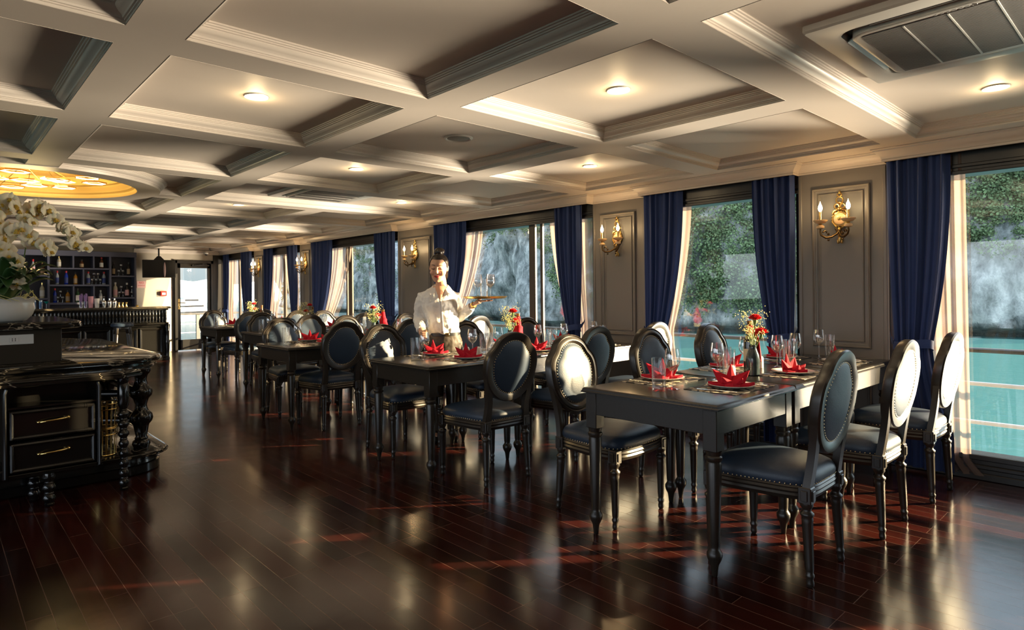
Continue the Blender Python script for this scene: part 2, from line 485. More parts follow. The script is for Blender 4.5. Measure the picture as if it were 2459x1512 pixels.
for i, r in enumerate(rows):
    xs = [(XB[j][1], XB[j + 1][0]) for j in range(len(XB) - 1)]
    if i in ROWW: xs = xs[:-2] + [(xs[-2][0], xs[-1][1])]
    for x0, x1 in xs:
        if r[1] - r[0] < .3: continue
        cs = [(x0, r[0]), (x1, r[0]), (x1, r[1]), (x0, r[1])]
        cx, cy = min(max(RC.x, x0), x1), min(max(RC.y, r[0]), r[1])
        if (Vector((cx, cy)) - RC).length > 1.0:
            b.sweep(cs, PROF, to3, True); continue
        per = []
        for k in range(4):
            p, q = Vector(cs[k]), Vector(cs[(k + 1) % 4]); N = 120
            per += [(p.lerp(q, t / N), t == 0) for t in range(N)]
        ins = [(p - RC).length < 1.0 for p, c in per]
        st = ins.index(True); per = per[st:] + per[:st]; ins = ins[st:] + ins[:st]
        run = []
        for (p, c), q in list(zip(per, ins)) + [((None, False), True)]:
            if q:
                if len(run) > 2:
                    keep = [run[0][0]] + [a for a, cc in run[1:-1] if cc] + [run[-1][0]]
                    b.sweep(keep, PROF, to3)
                run = []
            else: run.append((p, c))
# ring round the chandelier: flat band and outer moulding
pr = [(.838, -.004), (RO, -.004)] + [(RO + o, h) for o, h in PROF[2:]]
b.lathe([(r, SOF + z) for r, z in pr], 96, T(RC.x, RC.y, 0), cap0=False, cap1=False)
b.build('coffer_mouldings', M['moulding'], ceil, angle=24)
b = MB()
b.lathe([(r, SOF + z) for r, z in ((.838, -.004), (.826, .012), (.825, .03), (.80, .045), (.795, .06), (.765, .085), (.76, .10), (.735, .11), (.73, .19), (.0005, .19))], 96, T(RC.x, RC.y, 0), cap0=False)
b.build('chandelier_recess', M['warm_recess'], ceil, angle=35)
b = MB(); b.box(XL - .12, 5.22, YS - .12, YN + .12, 2.46, 2.5)
b.build('roof_slab', M['ceiling'], ceil, smooth=False)

# crown moulding along the window side, stepping back over each pier, and along the end wall
CP = [(-.004, -.088), (.006, -.088), (.006, -.076), (.002, -.074), (.007, -.070), (.009, -.060), (.018, -.046), (.034, -.032), (.047, -.02), (.049, -.010), (.06, -.006), (.06, .0)]
path = [(XP, YS)]
for (a0, a1), (c0, c1) in zip(WINS, WINS[1:]):
    path += [(XP, a1), (XW, a1), (XW, c0), (XP, c0)]
path += [(XP, YN), (3.2, YN)]
b = MB()
b.sweep(path, CP, to3)
for y0, y1 in WINS:
    b.box(XP, XP + .015, y0 + .002, y1 - .002, SOF - .088, SOF)
struct(b.build('trim_1', M['moulding'], angle=30))
b = MB()
for (a0, a1), (c0, c1) in zip(WINS, WINS[1:]):
    b.box(XW - .012, XW, a1 + .001, c0 - .001, 0, .10, .003)
struct(b.build('baseboard_right', M['black_frame'], smooth=False))

# moulded panels on the piers
PP = [(0, 0), (.0, .018), (.006, .024), (.012, .018), (.016, .014), (.022, .014), (.026, .008), (.034, .006), (.036, 0)]
for i, ((a0, a1), (c0, c1)) in enumerate(zip(WINS[1:], WINS[2:])):
    w = c0 - a1; mg = min(.11, w * .2)
    b = MB()
    for g in (0, .045):
        y0, y1, z0, z1 = a1 + mg + g, c0 - mg - g, .83 + g, 2.045 - g
        if g: y0, y1, z0, z1 = y0, y1, z0, z1
        sc = 1 if g == 0 else .45
        b.sweep([(y0, z0), (y1, z0), (y1, z1), (y0, z1)], [(o * sc, h * sc) for o, h in PP], lambda p, h: (XW - h, p.x, p.y), True)
    # lower panel
    b.sweep([(a1 + mg, .2), (c0 - mg, .2), (c0 - mg, .72), (a1 + mg, .72)], PP, lambda p, h: (XW - h, p.x, p.y), True)
    # narrow reeds beside the curtains
    for y in (a1 + .018, c0 - .018): b.box(XW - .008, XW, y - .012, y + .012, .1, 2.16, .004)
    struct(b.build('trim_%d' % (i + 2), M['wall_trim'], angle=30))

# windows ------------------------------------------------------------
def window(i, y0, y1, stiles=()):
    b = MB()
    b.box(XG - .06, 5.21, y0, y1, 2.03, 2.24)                 # dark head
    b.box(XG - .075, XG - .06, y0, y1, 2.03, 2.055, .004)
    b.box(XG - .07, XG - .06, y0, y1, 2.075, 2.10, .004)
    b.box(XG - .03, 5.21, y0, y1, 0, .165)                  # sill
    b.box(XG - .055, XG - .03, y0, y1, .13, .165, .005)
    b.box(XG - .05, XG - .03, y0, y1, 0, .045, .004)
    b.box(XG - .045, XG - .03, y0, y1, .07, .10, .006)
    for y in (y0, y1): b.box(XG - .04, 5.21, y - .03, y + .03, .1, 2.05)
    f = struct(b.build('window_%d' % i, M['black_frame'], smooth=False))
    p = MB(); p.box(XG, XG + .006, y0 + .02, y1 - .02, .15, 2.04)
    p.build('glass_pane', M['pane'], f, smooth=False)
    if stiles:
        s = MB()
        for a, c in stiles: s.box(XG - .012, XG + .018, a, c, .165, 2.03, .003)
        s.build('sliding_stile', M['bronze_frame'], f, smooth=False)
    return f
ST = {3: ((4.97, 5.01), (5.09, 5.19), (6.86, 6.91)), 4: ((9.36, 9.48), (9.52, 9.56)), 5: ((12.0, 12.1),), 6: ((14.45, 14.55),)}
for i, (y0, y1) in enumerate(WINS):
    window(i + 1, y0, y1, ST.get(i, ()))

# glazed door in the end wall
b = MB()
for x in (DX0, DX1 - .06): b.box(x, x + .06, YN - .05, YN + .12, 0, 2.03, .006)
b.box(DX0, DX1, YN - .05, YN + .12, 1.96, 2.03, .006)
b.box(DX0 - .03, DX0, YN - .02, YN + .02, 0, 2.05); b.box(DX1, 5.05, YN - .03, YN, 0, 2.16)
d = struct(b.build('door_1', M['black_frame'], smooth=False))
b = MB()
x0, x1 = DX0 + .06, DX1 - .06
b.box(x0, x0 + .07, YN, YN + .04, .02, 1.96); b.box(x1 - .06, x1, YN, YN + .04, .02, 1.96)
b.box(x0, x1, YN, YN + .04, 1.86, 1.96); b.box(x0, x1, YN, YN + .04, .02, .25)
b.build('door_leaf', M['black_frame'], d, smooth=False)
b = MB(); b.box(x0 + .06, x1 - .05, YN + .015, YN + .02, .24, 1.87)
b.build('glass_pane', M['pane'], d, smooth=False)
b = MB()
hx = x0 + .035
b.box(hx - .022, hx + .022, YN - .012, YN, .93, 1.17, .005)
b.tube([(hx, YN - .01, 1.08), (hx, YN - .05, 1.08), (hx + .03, YN - .055, 1.08), (hx + .12, YN - .05, 1.075)], .009, 8)
b.ball((hx, YN - .02, .99), .012, 8, 6)
tag(b.build('door_handle', M['gold'], d), 'brass lever door handle')
b = MB(); b.box(x0 + .3, x1 - .03, YN - .05, YN, 1.90, 1.94, .005); b.tube([(x0 + .35, YN - .06, 1.92), (x0 + .5, YN - .12, 1.95), (x1 - .05, YN - .04, 1.98)], .008, 6)
b.build('door_closer', M['dark_plastic'], d)

# outside: deck, rails, water, cliffs ----------------------------------
b = MB(); b.box(5.22, 6.15, YS, 15.4, -.3, -.06); b.box(-6, 9, 15.42, 17.6, -.45, -.19)
struct(b.build('outer_deck', mat('deck_paint', (.30, .31, .30), .5), smooth=False))
M['rail_white'] = mat('white_rail', (.75, .73, .70), .4)
M['rail_dark'] = mat('dark_rail', (.06, .055, .05), .4)
b = MB()
for z in (.52, .22): b.tube([(5.98, YS, z), (5.98, 15.4, z)], .017, 8)
r = b.build('ship_railing', M['rail_white'])
tag(r, 'ship railing with white bars running outside all the side windows', 'railing')
b = MB(); b.box(5.95, 6.02, YS, 15.4, .765, .80, .01)
tag(b.build('handrail', M['rail_dark'], r), 'dark top handrail')
bal = thing('balcony_railing', 'grey railing with wide posts seen through the glazed end door', 'railing', (4.3, 17.3, -.19))
M['post'] = mat('grey_rail_post', (.10, .095, .09), .5)
for x in (-1.5, -.75, 0, .75, 1.5, 2.2):
    b = MB(); b.box(x - .045, x + .045, -.03, .03, 0, .93, .004); b.build('post', M['post'], bal, smooth=False)
b = MB(); b.box(-2, 2.6, -.05, .05, .93, .98, .008)
b.build('handrail', M['rail_dark'], bal, smooth=False)
b = MB()
for z in (.25, .48, .70): b.tube([(-2, 0, z), (2.6, 0, z)], .012, 6)
b.build('bar', M['rail_white'], bal)

WZ = -4.2
def water_mat():
    m = bpy.data.materials.new('turquoise_water'); m.use_nodes = True; nt = m.node_tree; b = nt.nodes['Principled BSDF']
    b.inputs['Base Color'].default_value = (.045, .155, .15, 1); b.inputs['Roughness'].default_value = .16
    tc = nt.nodes.new('ShaderNodeTexCoord'); mp = nt.nodes.new('ShaderNodeMapping'); mp.inputs['Scale'].default_value = (1.2, .45, 1)
    nz = nt.nodes.new('ShaderNodeTexNoise'); nz.inputs['Scale'].default_value = 1.6; nz.inputs['Detail'].default_value = 5
    bp = nt.nodes.new('ShaderNodeBump'); bp.inputs['Strength'].default_value = .5; bp.inputs['Distance'].default_value = .25
    nt.links.new(tc.outputs['Object'], mp.inputs[0]); nt.links.new(mp.outputs[0], nz.inputs['Vector']); nt.links.new(nz.outputs[0], bp.inputs['Height']); nt.links.new(bp.outputs[0], b.inputs['Normal'])
    tr = nt.nodes.new('ShaderNodeBsdfTransparent'); mx = nt.nodes.new('ShaderNodeMixShader'); mx.inputs[0].default_value = .55
    out = nt.nodes['Material Output']
    nt.links.new(tr.outputs[0], mx.inputs[1]); nt.links.new(b.outputs[0], mx.inputs[2]); nt.links.new(mx.outputs[0], out.inputs[0])
    return m
b = MB(); b.add([(6.2, -60, WZ), (400, -60, WZ), (400, 500, WZ), (6.2, 500, WZ), (-300, 500, WZ), (-300, 18, WZ), (6.2, 18, WZ)], [(0, 1, 2, 3), (3, 4, 5, 6)])
struct(b.build('water', water_mat(), smooth=False))

def rock_mat():
    m = bpy.data.materials.new('limestone'); m.use_nodes = True; nt = m.node_tree; b = nt.nodes['Principled BSDF']; b.inputs['Roughness'].default_value = .9
    tc = nt.nodes.new('ShaderNodeTexCoord'); mp = nt.nodes.new('ShaderNodeMapping'); mp.inputs['Scale'].default_value = (1, 1, .62)
    nz = nt.nodes.new('ShaderNodeTexNoise'); nz.inputs['Scale'].default_value = .42; nz.inputs['Detail'].default_value = 10; nz.inputs['Roughness'].default_value = .68
    rp = nt.nodes.new('ShaderNodeValToRGB'); e = rp.color_ramp.elements
    e[0].position = .36; e[0].color = (.07, .085, .08, 1); e[1].position = .66; e[1].color = (.80, .78, .74, 1)
    k = e.new(.5); k.color = (.36, .37, .36, 1)
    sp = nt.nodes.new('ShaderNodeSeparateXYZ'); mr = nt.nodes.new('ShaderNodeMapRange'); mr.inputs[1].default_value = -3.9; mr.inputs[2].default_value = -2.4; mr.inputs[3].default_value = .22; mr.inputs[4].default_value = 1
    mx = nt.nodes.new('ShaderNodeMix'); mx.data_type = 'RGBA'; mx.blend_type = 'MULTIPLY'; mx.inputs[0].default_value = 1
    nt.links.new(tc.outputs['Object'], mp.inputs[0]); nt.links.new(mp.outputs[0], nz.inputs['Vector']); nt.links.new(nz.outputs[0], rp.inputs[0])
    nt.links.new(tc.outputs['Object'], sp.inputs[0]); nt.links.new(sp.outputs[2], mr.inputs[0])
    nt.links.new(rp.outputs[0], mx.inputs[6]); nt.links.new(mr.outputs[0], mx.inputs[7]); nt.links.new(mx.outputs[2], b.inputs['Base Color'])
    bp = nt.nodes.new('ShaderNodeBump'); bp.inputs['Strength'].default_value = 1; bp.inputs['Distance'].default_value = 2.0
    nt.links.new(nz.outputs[0], bp.inputs['Height']); nt.links.new(bp.outputs[0], b.inputs['Normal'])
    return m
# foot of the cliffs as a line in plan; height and push from noise
CL = [(84, 4), (86, 16), (70, 34), (68, 50), (70, 72), (80, 100), (84, 130), (80, 165), (88, 205), (100, 235)]
def cl_at(t):
    k = min(int(t * (len(CL) - 1)), len(CL) - 2); f = t * (len(CL) - 1) - k
    return Vector(CL[k]).lerp(Vector(CL[k + 1]), f)
def cliff_pt(u, v):
    p = cl_at(u); h = 38 + 9 * noise.noise((u * 9, 3, 0)); 
    if u > .9: h *= 1 - (u - .9) * 8
    z = v * h
    ns = noise.fractal((p.y * .06, z * .05, 1.5), 1, 2.1, 5)
    n2 = noise.fractal((p.y * .25, z * .12, 7.5), .8, 2.2, 4)
    off = 10 * v ** 1.5 - ns * 5.0 - n2 * 1.2 + (2.0 if v < .03 else 0)
    return (p.x + off, p.y, WZ - .3 + z)
b = MB(); b.grid(cliff_pt, 240, 60)
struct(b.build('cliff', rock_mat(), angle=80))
M['leaf_hill'] = mat('hillside_leaves', (.12, .17, .075), .9, var=.8, vscale=.5)
rnd = random.Random(5)
blob = []
for i in range(7):
    a = -pi / 2 + pi * i / 6
b = MB()
def clump(c, r, seed):
    # a bushy crown: loose leaves over a rounded, uneven volume
    vs = []; fs = []
    for k in range(80):
        z = 1 - 2 * (k + .5) / 80; a = k * 2.39996 + seed
        d = Vector((sqrt(1 - z * z) * cos(a), sqrt(1 - z * z) * sin(a), z))
        q = r * (.62 + .6 * rnd.random())
        p = Vector(c) + Vector((d.x * q, d.y * q, d.z * q * .85))
        t = Vector((rnd.uniform(-1, 1), rnd.uniform(-1, 1), rnd.uniform(-1, 1))); u = d.cross(t).normalized(); w = (d * .5 + t * .6).normalized()
        L = .05 + .05 * r + rnd.random() * .06
        n0 = len(vs); vs += [tuple(p - u * L), tuple(p + w * L * 1.5), tuple(p + u * L), tuple(p - w * L * .8)]; fs.append((n0, n0 + 1, n0 + 2, n0 + 3))
    b.add(vs, fs)
cnt = 0
while cnt < 3800:
    u, v = rnd.random() ** 1.5 * .93, rnd.random() ** .9 * .85
    p = cliff_pt(u, v)
    g = noise.fractal((p[1] * .035 + 4, p[2] * .05, 2.2), 1, 2, 3)
    # the middle hillside is overgrown, rock shows to either side of it
    veg = exp(-((p[1] - 47) / 20) ** 2) * 1.0 + .22 * exp(-((p[1] - 95) / 25) ** 2) + .42 * smooth01((p[2] - 6) / 8) * (.4 + exp(-((p[1] - 15) / 14) ** 2)) + .12
    if p[2] < -1.2 or g + veg < rnd.random() * .75 + .12: continue
    s = .5 + rnd.random() ** 2 * 1.1
    clump((p[0] - .3, p[1], p[2]), s, cnt * .7); cnt += 1
tag(b.build('hillside_foliage', M['leaf_hill'], smooth=False), 'green trees and scrub covering the limestone hillside across the water', 'foliage', kind='stuff')
# far hazy islands and a white ship beyond the end door
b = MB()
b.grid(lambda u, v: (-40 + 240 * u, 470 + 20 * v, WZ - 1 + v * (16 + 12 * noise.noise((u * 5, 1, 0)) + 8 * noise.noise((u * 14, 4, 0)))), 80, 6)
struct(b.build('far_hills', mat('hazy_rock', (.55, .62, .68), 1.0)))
sh = thing('white_ship', 'small white cruise ship on the water beyond the glazed end door', 'ship', (38.5, 137, WZ), .5)
sh.scale = (.55, .55, .55)
b = MB(); b.rings([[(-9, 0, 0), (-8, -2.2, 0), (8, -2.2, 0), (10, 0, 0), (8, 2.2, 0), (-8, 2.2, 0)], [(-9.5, 0, 2.2), (-8.5, -2.5, 2), (9, -2.5, 2.2), (12, 0, 2.8), (9, 2.5, 2.2), (-8.5, 2.5, 2)]])
b.build('hull', mat('ship_hull', (.5, .52, .55), .5), sh)
b = MB()
for z, a in ((2.1, 7.5), (4.3, 6), (6.5, 3.5)): b.box(-a - 1, a - 1, -2, 2, z, z + 1.9, .1); b.box(-a - 1.4, a - .6, -2.3, 2.3, z + 1.9, z + 2.15)
b.build('superstructure', mat('ship_white', (.8, .8, .8), .5), sh, smooth=False)
b = MB()
for z, a in ((2.1, 7.5), (4.3, 6), (6.5, 3.5)): b.box(-a - .6, a - 1.4, -2.03, -2, z + .8, z + 1.4)
b.build('window_band', M['dark_plastic'], sh, smooth=False)

# curtains -------------------------------------------------------------
def curtain(name, m, label, top, tie, bot, x, np_, amp, zt=.88, z0=2.17, z1=.03, pw=2.2, cat='curtain', group=None, nu=None, seed=0):
    """top/tie/bot: (y_a, y_b) spans at the rail, at the tieback and at the hem"""
    def fn(u, v):
        z = lerp(z0, z1, v)
        if z > zt:
            t = ((z0 - z) / (z0 - zt)) ** pw
            a, c = lerp(top[0], tie[0], t), lerp(top[1], tie[1], t)
        else:
            t = smooth01((zt - z) / (zt - z1) * 1.3)
            a, c = lerp(tie[0], bot[0], t), lerp(tie[1], bot[1], t)
        sq = abs(c - a) / max(abs(top[1] - top[0]), .01)
        ph = u * np_ * 2 * pi + seed + .35 * sin(v * 5 + u * 6 + seed)
        A = amp * (.65 + .35 * sin(u * 17 + seed * 3)) * (.75 + .25 * sq)
        return (x + A * sin(ph) + .25 * A * sin(2.3 * ph + v * 3), lerp(a, c, u), z)
    b = MB(); b.grid(fn, nu or np_ * 14, 48)
    o = b.build(name, m, angle=180)
    tag(o, label, cat, group)
    return o
def tieback(parent, y0, y1, x, z=.88, wall_y=None):
    b = MB(); s = 1 if (wall_y or 0) > y0 else -1
    ya, yb = min(y0, y1), max(y0, y1); cy = (ya + yb) / 2; ry = (yb - ya) / 2 + .008
    pts = [(x + .062 * cos(t), cy + ry * sin(t), z + .012 * sin(2 * t)) for t in [2 * pi * k / 24 for k in range(24)]]
    rs = []
    for p in pts: rs.append([(p[0], p[1], p[2] - .03), (p[0] - .004, p[1], p[2]), (p[0], p[1], p[2] + .03)])
    b.rings(rs, False, loop=True)
    if wall_y is not None:
        ye = yb if wall_y > cy else ya
        b.grid(lambda u, v: (lerp(x - .03, XW - .004, u), lerp(ye, wall_y, u), z + .03 + .05 * u + (v - .5) * (.06 - .035 * u) - .03 * sin(u * pi)), 8, 3)
    o = b.build('tieback', M['navy'], parent, angle=180)
NG, SG = 'navy curtains at the side windows', 'sheer curtains at the side windows'
WD = {1: 'window nearest the camera at far right', 2: 'window behind the carnation vase', 3: 'wide window behind the waitress', 4: 'wide window next beyond the waitress', 5: 'narrow window second from the end door', 6: 'window beside the end door'}
WL = {1: 'window nearest the large ceiling cassette', 2: 'green hillside window', 3: 'window behind the carried tray', 4: 'wide window left of the waitress', 5: 'narrow window second from the glazed door', 6: 'window beside the glazed door'}
CX = 5.0
def navy(i, side, top, tie, bot, np_=5, seed=0):
    lab = 'navy curtain at the %s edge of the %s' % (side, WL[i])
    o = curtain('navy_curtain', M['navy'], lab, top, tie, bot, CX, np_, .030, group=NG, seed=seed)
    b_ = tie if tie[0] < tie[1] else tie[::-1]
    tieback(o, b_[0], b_[1], CX, wall_y=(top[1] if abs(top[1] - tie[1]) < abs(top[0] - tie[0]) + 1e-6 else top[0]))
    return o
def sheer(i, side, top, tie, bot, np_=5, seed=0, zt=.9, pw=1.8):
    lab = 'pale sheer curtain, %s of the %s' % (side, WL[i])
    return curtain('sheer_curtain', M['sheer'], lab, top, tie, bot, 5.062 if i == 1 else 5.084, np_, .018, zt=zt, pw=pw, group=SG, seed=seed + 1, z1=.03 if i == 1 else .175)
navy(1, 'door-side', (1.06, 1.44), (1.17, 1.40), (1.05, 1.42), 6, .3)
navy(1, 'unseen camera-side', (-.34, -.20), (-.33, -.24), (-.34, -.22), 3, 1.3)  # curtain out of view, added to trim the sunlight through this window
navy(2, 'door-side', (3.10, 3.52), (3.28, 3.50), (3.2, 3.5), 6, .9)
navy(2, 'unseen camera-side', (2.09, 2.44), (2.11, 2.31), (2.1, 2.36), 6, 2.1)
navy(3, 'door-side', (6.22, 6.92), (6.55, 6.88), (6.45, 6.9), 8, 1.7)
navy(3, 'unseen camera-side', (4.30, 4.68), (4.33, 4.52), (4.30, 4.55), 6, .1)
navy(4, 'door-side', (9.85, 10.66), (10.2, 10.6), (10.1, 10.62), 8, 2.6)
navy(4, 'unseen camera-side', (7.90, 8.46), (7.92, 8.26), (7.9, 8.3), 7, 1.1)
navy(5, 'door-side', (12.40, 12.83), (12.55, 12.8), (12.5, 12.8), 5, .5)
navy(5, 'unseen camera-side', (11.22, 11.66), (11.24, 11.5), (11.22, 11.6), 5, 3.1)
navy(6, 'door-side', (14.9, 15.2), (14.98, 15.18), (14.9, 15.2), 4, .2)
navy(6, 'unseen camera-side', (13.47, 14.1), (13.5, 13.9), (13.47, 14.0), 6, 1.9)
sheer(1, 'door side', (.99, 1.40), (.97, 1.38), (.90, 1.38), 7, .4, zt=.1, pw=1)
sheer(2, 'door side', (3.05, 3.48), (3.25, 3.48), (3.2, 3.5), 5, .2)
sheer(2, 'camera side', (2.12, 2.47), (2.12, 2.33), (2.12, 2.4), 5, 1.2)
sheer(3, 'door side', (5.98, 6.7), (6.48, 6.85), (6.42, 6.85), 8, .7)
sheer(3, 'camera side', (4.20, 4.84), (4.22, 4.56), (4.2, 4.6), 7, 1.9)
sheer(4, 'door side', (9.3, 10.3), (9.95, 10.5), (9.6, 10.5), 8, 2.7)
sheer(5, 'door side', (12.0, 12.6), (12.35, 12.7), (12.2, 12.7), 6, .6)
sheer(5, 'camera side', (11.4, 11.98), (11.35, 11.65), (11.35, 11.8), 6, 1.6)
sheer(6, 'door side', (14.6, 15.1), (14.85, 15.1), (14.7, 15.1), 5, 2.2)
sheer(6, 'camera side', (13.7, 14.42), (13.7, 14.1), (13.7, 14.2), 6, 2.4)
# ------------------------------------------------------------------ dining chairs
def oval(t, a, bt, bb, k=1.0):
    """cartouche outline, t clockwise from the top; a half width, bt/bb heights above and below the middle"""
    t = (t + pi) % (2 * pi) - pi
    x = sin(t); z = cos(t)
    q = 1 - .055 * exp(-((abs(t) - radians(50)) / radians(11)) ** 2) + .02 * exp(-((abs(t) - radians(72)) / radians(14)) ** 2)
    return (a * x * q * k, (bt if z > 0 else bb) * z * q * k)
CZ = .775
def back_map(x, z, y): # board leaning back
    return (x, -.215 - (z - .42) * .15 + y, z)
def make_chair():
    t = thing('dining_chair', 'x', 'chair', group='navy oval-back dining chairs')
    N = 64; A, BT, BB = .222, .232, .232; IA, IT, IB = .160, .176, .176
    prof = [(0, -.018), (0, .016), (.10, .026), (.22, .020), (.34, .027), (.62, .030), (.80, .020), (1, .014), (1, -.014), (.8, -.022), (.12, -.026)]
    rs = []
    for k in range(N):
        a = 2 * pi * k / N
        o = oval(a, A, BT, BB); i = oval(a, IA, IT, IB)
        rs.append([back_map(lerp(o[0], i[0], s), CZ + lerp(o[1], i[1], s), y) for s, y in prof])
    b = MB(); b.rings(rs, True, loop=True)
    b.build('back_frame', M['chair_wood'], t, angle=35)
    for nm, sg, bul in (('front_pad', 1, .034), ('rear_pad', -1, .020)):
        b = MB(); rs = []
        for s in (1.03, .98, .9, .75, .5, .25, .02):
            y = sg * (.012 + bul * sqrt(max(0, 1 - (s / 1.035) ** 2.2)))
            rs.append([back_map(oval(2 * pi * k / 48, IA, IT, IB, s)[0], CZ + oval(2 * pi * k / 48, IA, IT, IB, s)[1], y) for k in range(48)])
        b.rings(rs, cap0=False)
        b.build(nm, M['leather'], t, angle=60)
    b = MB()
    def nail(p, d, r=.0036):
        d = Vector(d).normalized(); u = d.orthogonal().normalized(); w = d.cross(u)
        p = Vector(p); vs = [tuple(p + d * r * .9)]
        for k in range(6): vs.append(tuple(p + (u * cos(k * pi / 3) + w * sin(k * pi / 3)) * r))
        b.add(vs, [(0, 1 + k, 1 + (k + 1) % 6) for k in range(6)])
    for sg in (1, -1):
        for k in range(62):
            o = oval(2 * pi * k / 62, IA, IT, IB, 1.0)
            nail(back_map(o[0], CZ + o[1], sg * .020), (0, sg, .1))
    # seat
    def so(t, off=0.0):
        c, s = cos(t), sin(t); n = 5.0
        q = (abs(c) ** n + abs(s) ** n) ** (-1 / n)
        cx, cy = c * q, s * q
        return (cx * (.222 + .030 * cy + off), cy * (.232 + off) + (.012 * (1 - cx * cx) if cy > 0 else 0))
    NS = 72
    for k in range(84):
        a = 2 * pi * k / 84; o = so(a, .0035); nail((o[0], o[1], .428), (cos(a), sin(a), 0), .0036)
    b.build('nail_trim', M['nail'], t, angle=80)
    b = MB()
    b.rings([[(*so(2 * pi * k / NS, off), z) for k in range(NS)] for off, z in ((-.03, .362), (-.006, .362), (-.001, .372), (.004, .380), (.0, .390), (.006, .400), (.001, .410), (.004, .416), (-.001, .424), (-.02, .426))], cap0=True, cap1=True)
    for sx in (-1, 1):
        for y, x in ((.205, .222), (-.212, .172)):
            b.box(sx * x - .026, sx * x + .026, y - .028, y + .028, .352, .424, .004)
            for fx, fy in ((0, .031), (0, -.031), (.029, 0), (-.029, 0)):
                if (fy and fy * y < 0) or (fx and fx * sx < 0): continue
                b.box(sx * x + fx - (.014 if fy else .003), sx * x + fx + (.014 if fy else .003), y + fy - (.003 if fy else .014), y + fy + (.003 if fy else .014), .365, .41, .002)
    b.build('seat_rail', M['chair_wood'], t, angle=30)
    b = MB(); rs = []
    for s, z in ((1, .424), (1.015, .435), (1.02, .448), (1.0, .464), (.955, .478), (.86, .490), (.68, .500), (.4, .506), (.02, .508)):
        rs.append([(so(2 * pi * k / NS)[0] * s, so(2 * pi * k / NS)[1] * s, z) for k in range(NS)])
    b.rings(rs); b.build('seat', M['leather'], t, angle=70)
    lp = [(.010, 0), (.0155, .008), (.0165, .02), (.0135, .034), (.0185, .046), (.0185, .054), (.0145, .060), (.0165, .07), (.0245, .285), (.0225, .294), (.0285, .304), (.0285, .312), (.019, .320), (.018, .330), (.027, .342), (.027, .356)]
    lp2 = []
    for i, (r, z) in enumerate(lp):
        lp2.append((r, z))
        if i == 7: lp2 += [(.0185, .09), (.0235, .27)]
    for sx in (-1, 1):
        b = MB(); b.lathe(lp2, 24, T(sx * .224, .207, 0), flute=(.08, .28, 12, .14)); b.build('front_leg', M['chair_wood'], t, angle=50)
        b = MB()
        sh = Matrix(((1, 0, -sx * .04, sx * .014), (0, 1, .05, -.0178), (0, 0, 1, 0), (0, 0, 0, 1)))
        b.lathe(lp2, 20, T(sx * .172, -.212, 0) @ sh, flute=(.08, .28, 10, .14)); b.build('rear_leg', M['chair_wood'], t, angle=50)
        b = MB()
        pts = []
        for k in range(9):
            s = k / 8; z = lerp(.40, .70, s)
            x = sx * (.172 - .012 * sin(s * pi) + .02 * s * s)
            pts.append((x, z))
        for off in ():
            pass
        rs = []
        for k, (x, z) in enumerate(pts):
            w = lerp(.024, .018, k / 8)
            rs.append([back_map(x + dx * w, z, dy) for dx, dy in ((-1, -.018), (1, -.018), (1, .014), (.3, .020), (-1, .014))])
        b.rings(rs); b.build('back_post', M['chair_wood'], t, angle=35)
    return t
chair = make_chair()
ROWS = [  # table left edge, near edge, units, phrase
    (2.50, 1.38, 3, 'front table'), (2.45, 3.46, 3, "waitress's table"), (2.41, 5.62, 3, 'third table'),
    (3.02, 7.78, 2, 'fourth table'), (3.08, 9.72, 2, 'table by the end door')]
TH = .772
SEAT = ['aisle end', 'middle', 'window end']
chairs = [
    (0, 0, 0, 2.93, 1.33, .02), (0, 1, 0, 3.72, 1.28, .0), (0, 2, 0, 4.52, 1.245, -.02),
    (0, 0, 1, 2.89, 2.29, .03), (0, 1, 1, 3.74, 2.31, -.02), (0, 2, 1, 4.58, 2.31, .0),
    (1, 0, 0, 2.84, 3.33, -.03), (1, 1, 0, 3.70, 3.33, .02), (1, 2, 0, 4.50, 3.33, 0),
    (1, 0, 1, 2.82, 4.36, .02), (1, 1, 1, 3.715, 4.37, -.02), (1, 2, 1, 4.53, 4.36, 0),
    (2, 0, 0, 2.85, 5.68, .02), (2, 1, 0, 3.62, 5.68, -.02), (2, 2, 0, 4.50, 5.68, .02),
    (2, 0, 1, 2.85, 6.53, -.02), (2, 1, 1, 3.655, 6.54, .02), (2, 2, 1, 4.50, 6.54, 0),
    (3, 0, 0, 3.50, 7.80, .02), (3, 1, 0, 4.28, 7.80, 0), (3, 0, 1, 3.46, 8.66, .0), (3, 1, 1, 4.47, 8.79, .02),
    (4, 0, 0, 3.48, 9.74, .0), (4, 1, 0, 4.22, 9.74, -.02), (4, 0, 1, 3.42, 10.6, .02), (4, 1, 1, 4.24, 10.6, 0)]
def seat_name(r, k):
    n = ROWS[r][2]
    return SEAT[k] if n == 3 else ('aisle end', 'window end')[k]
SIDE = ('near', 'far')
for r, k, s, x, y, a in chairs:
    place(chair, USED, (x, y, 0), (pi if s else 0) + a, 'navy leather oval-back dining chair, %s side of the %s, %s' % (SIDE[s], ROWS[r][3], seat_name(r, k)))

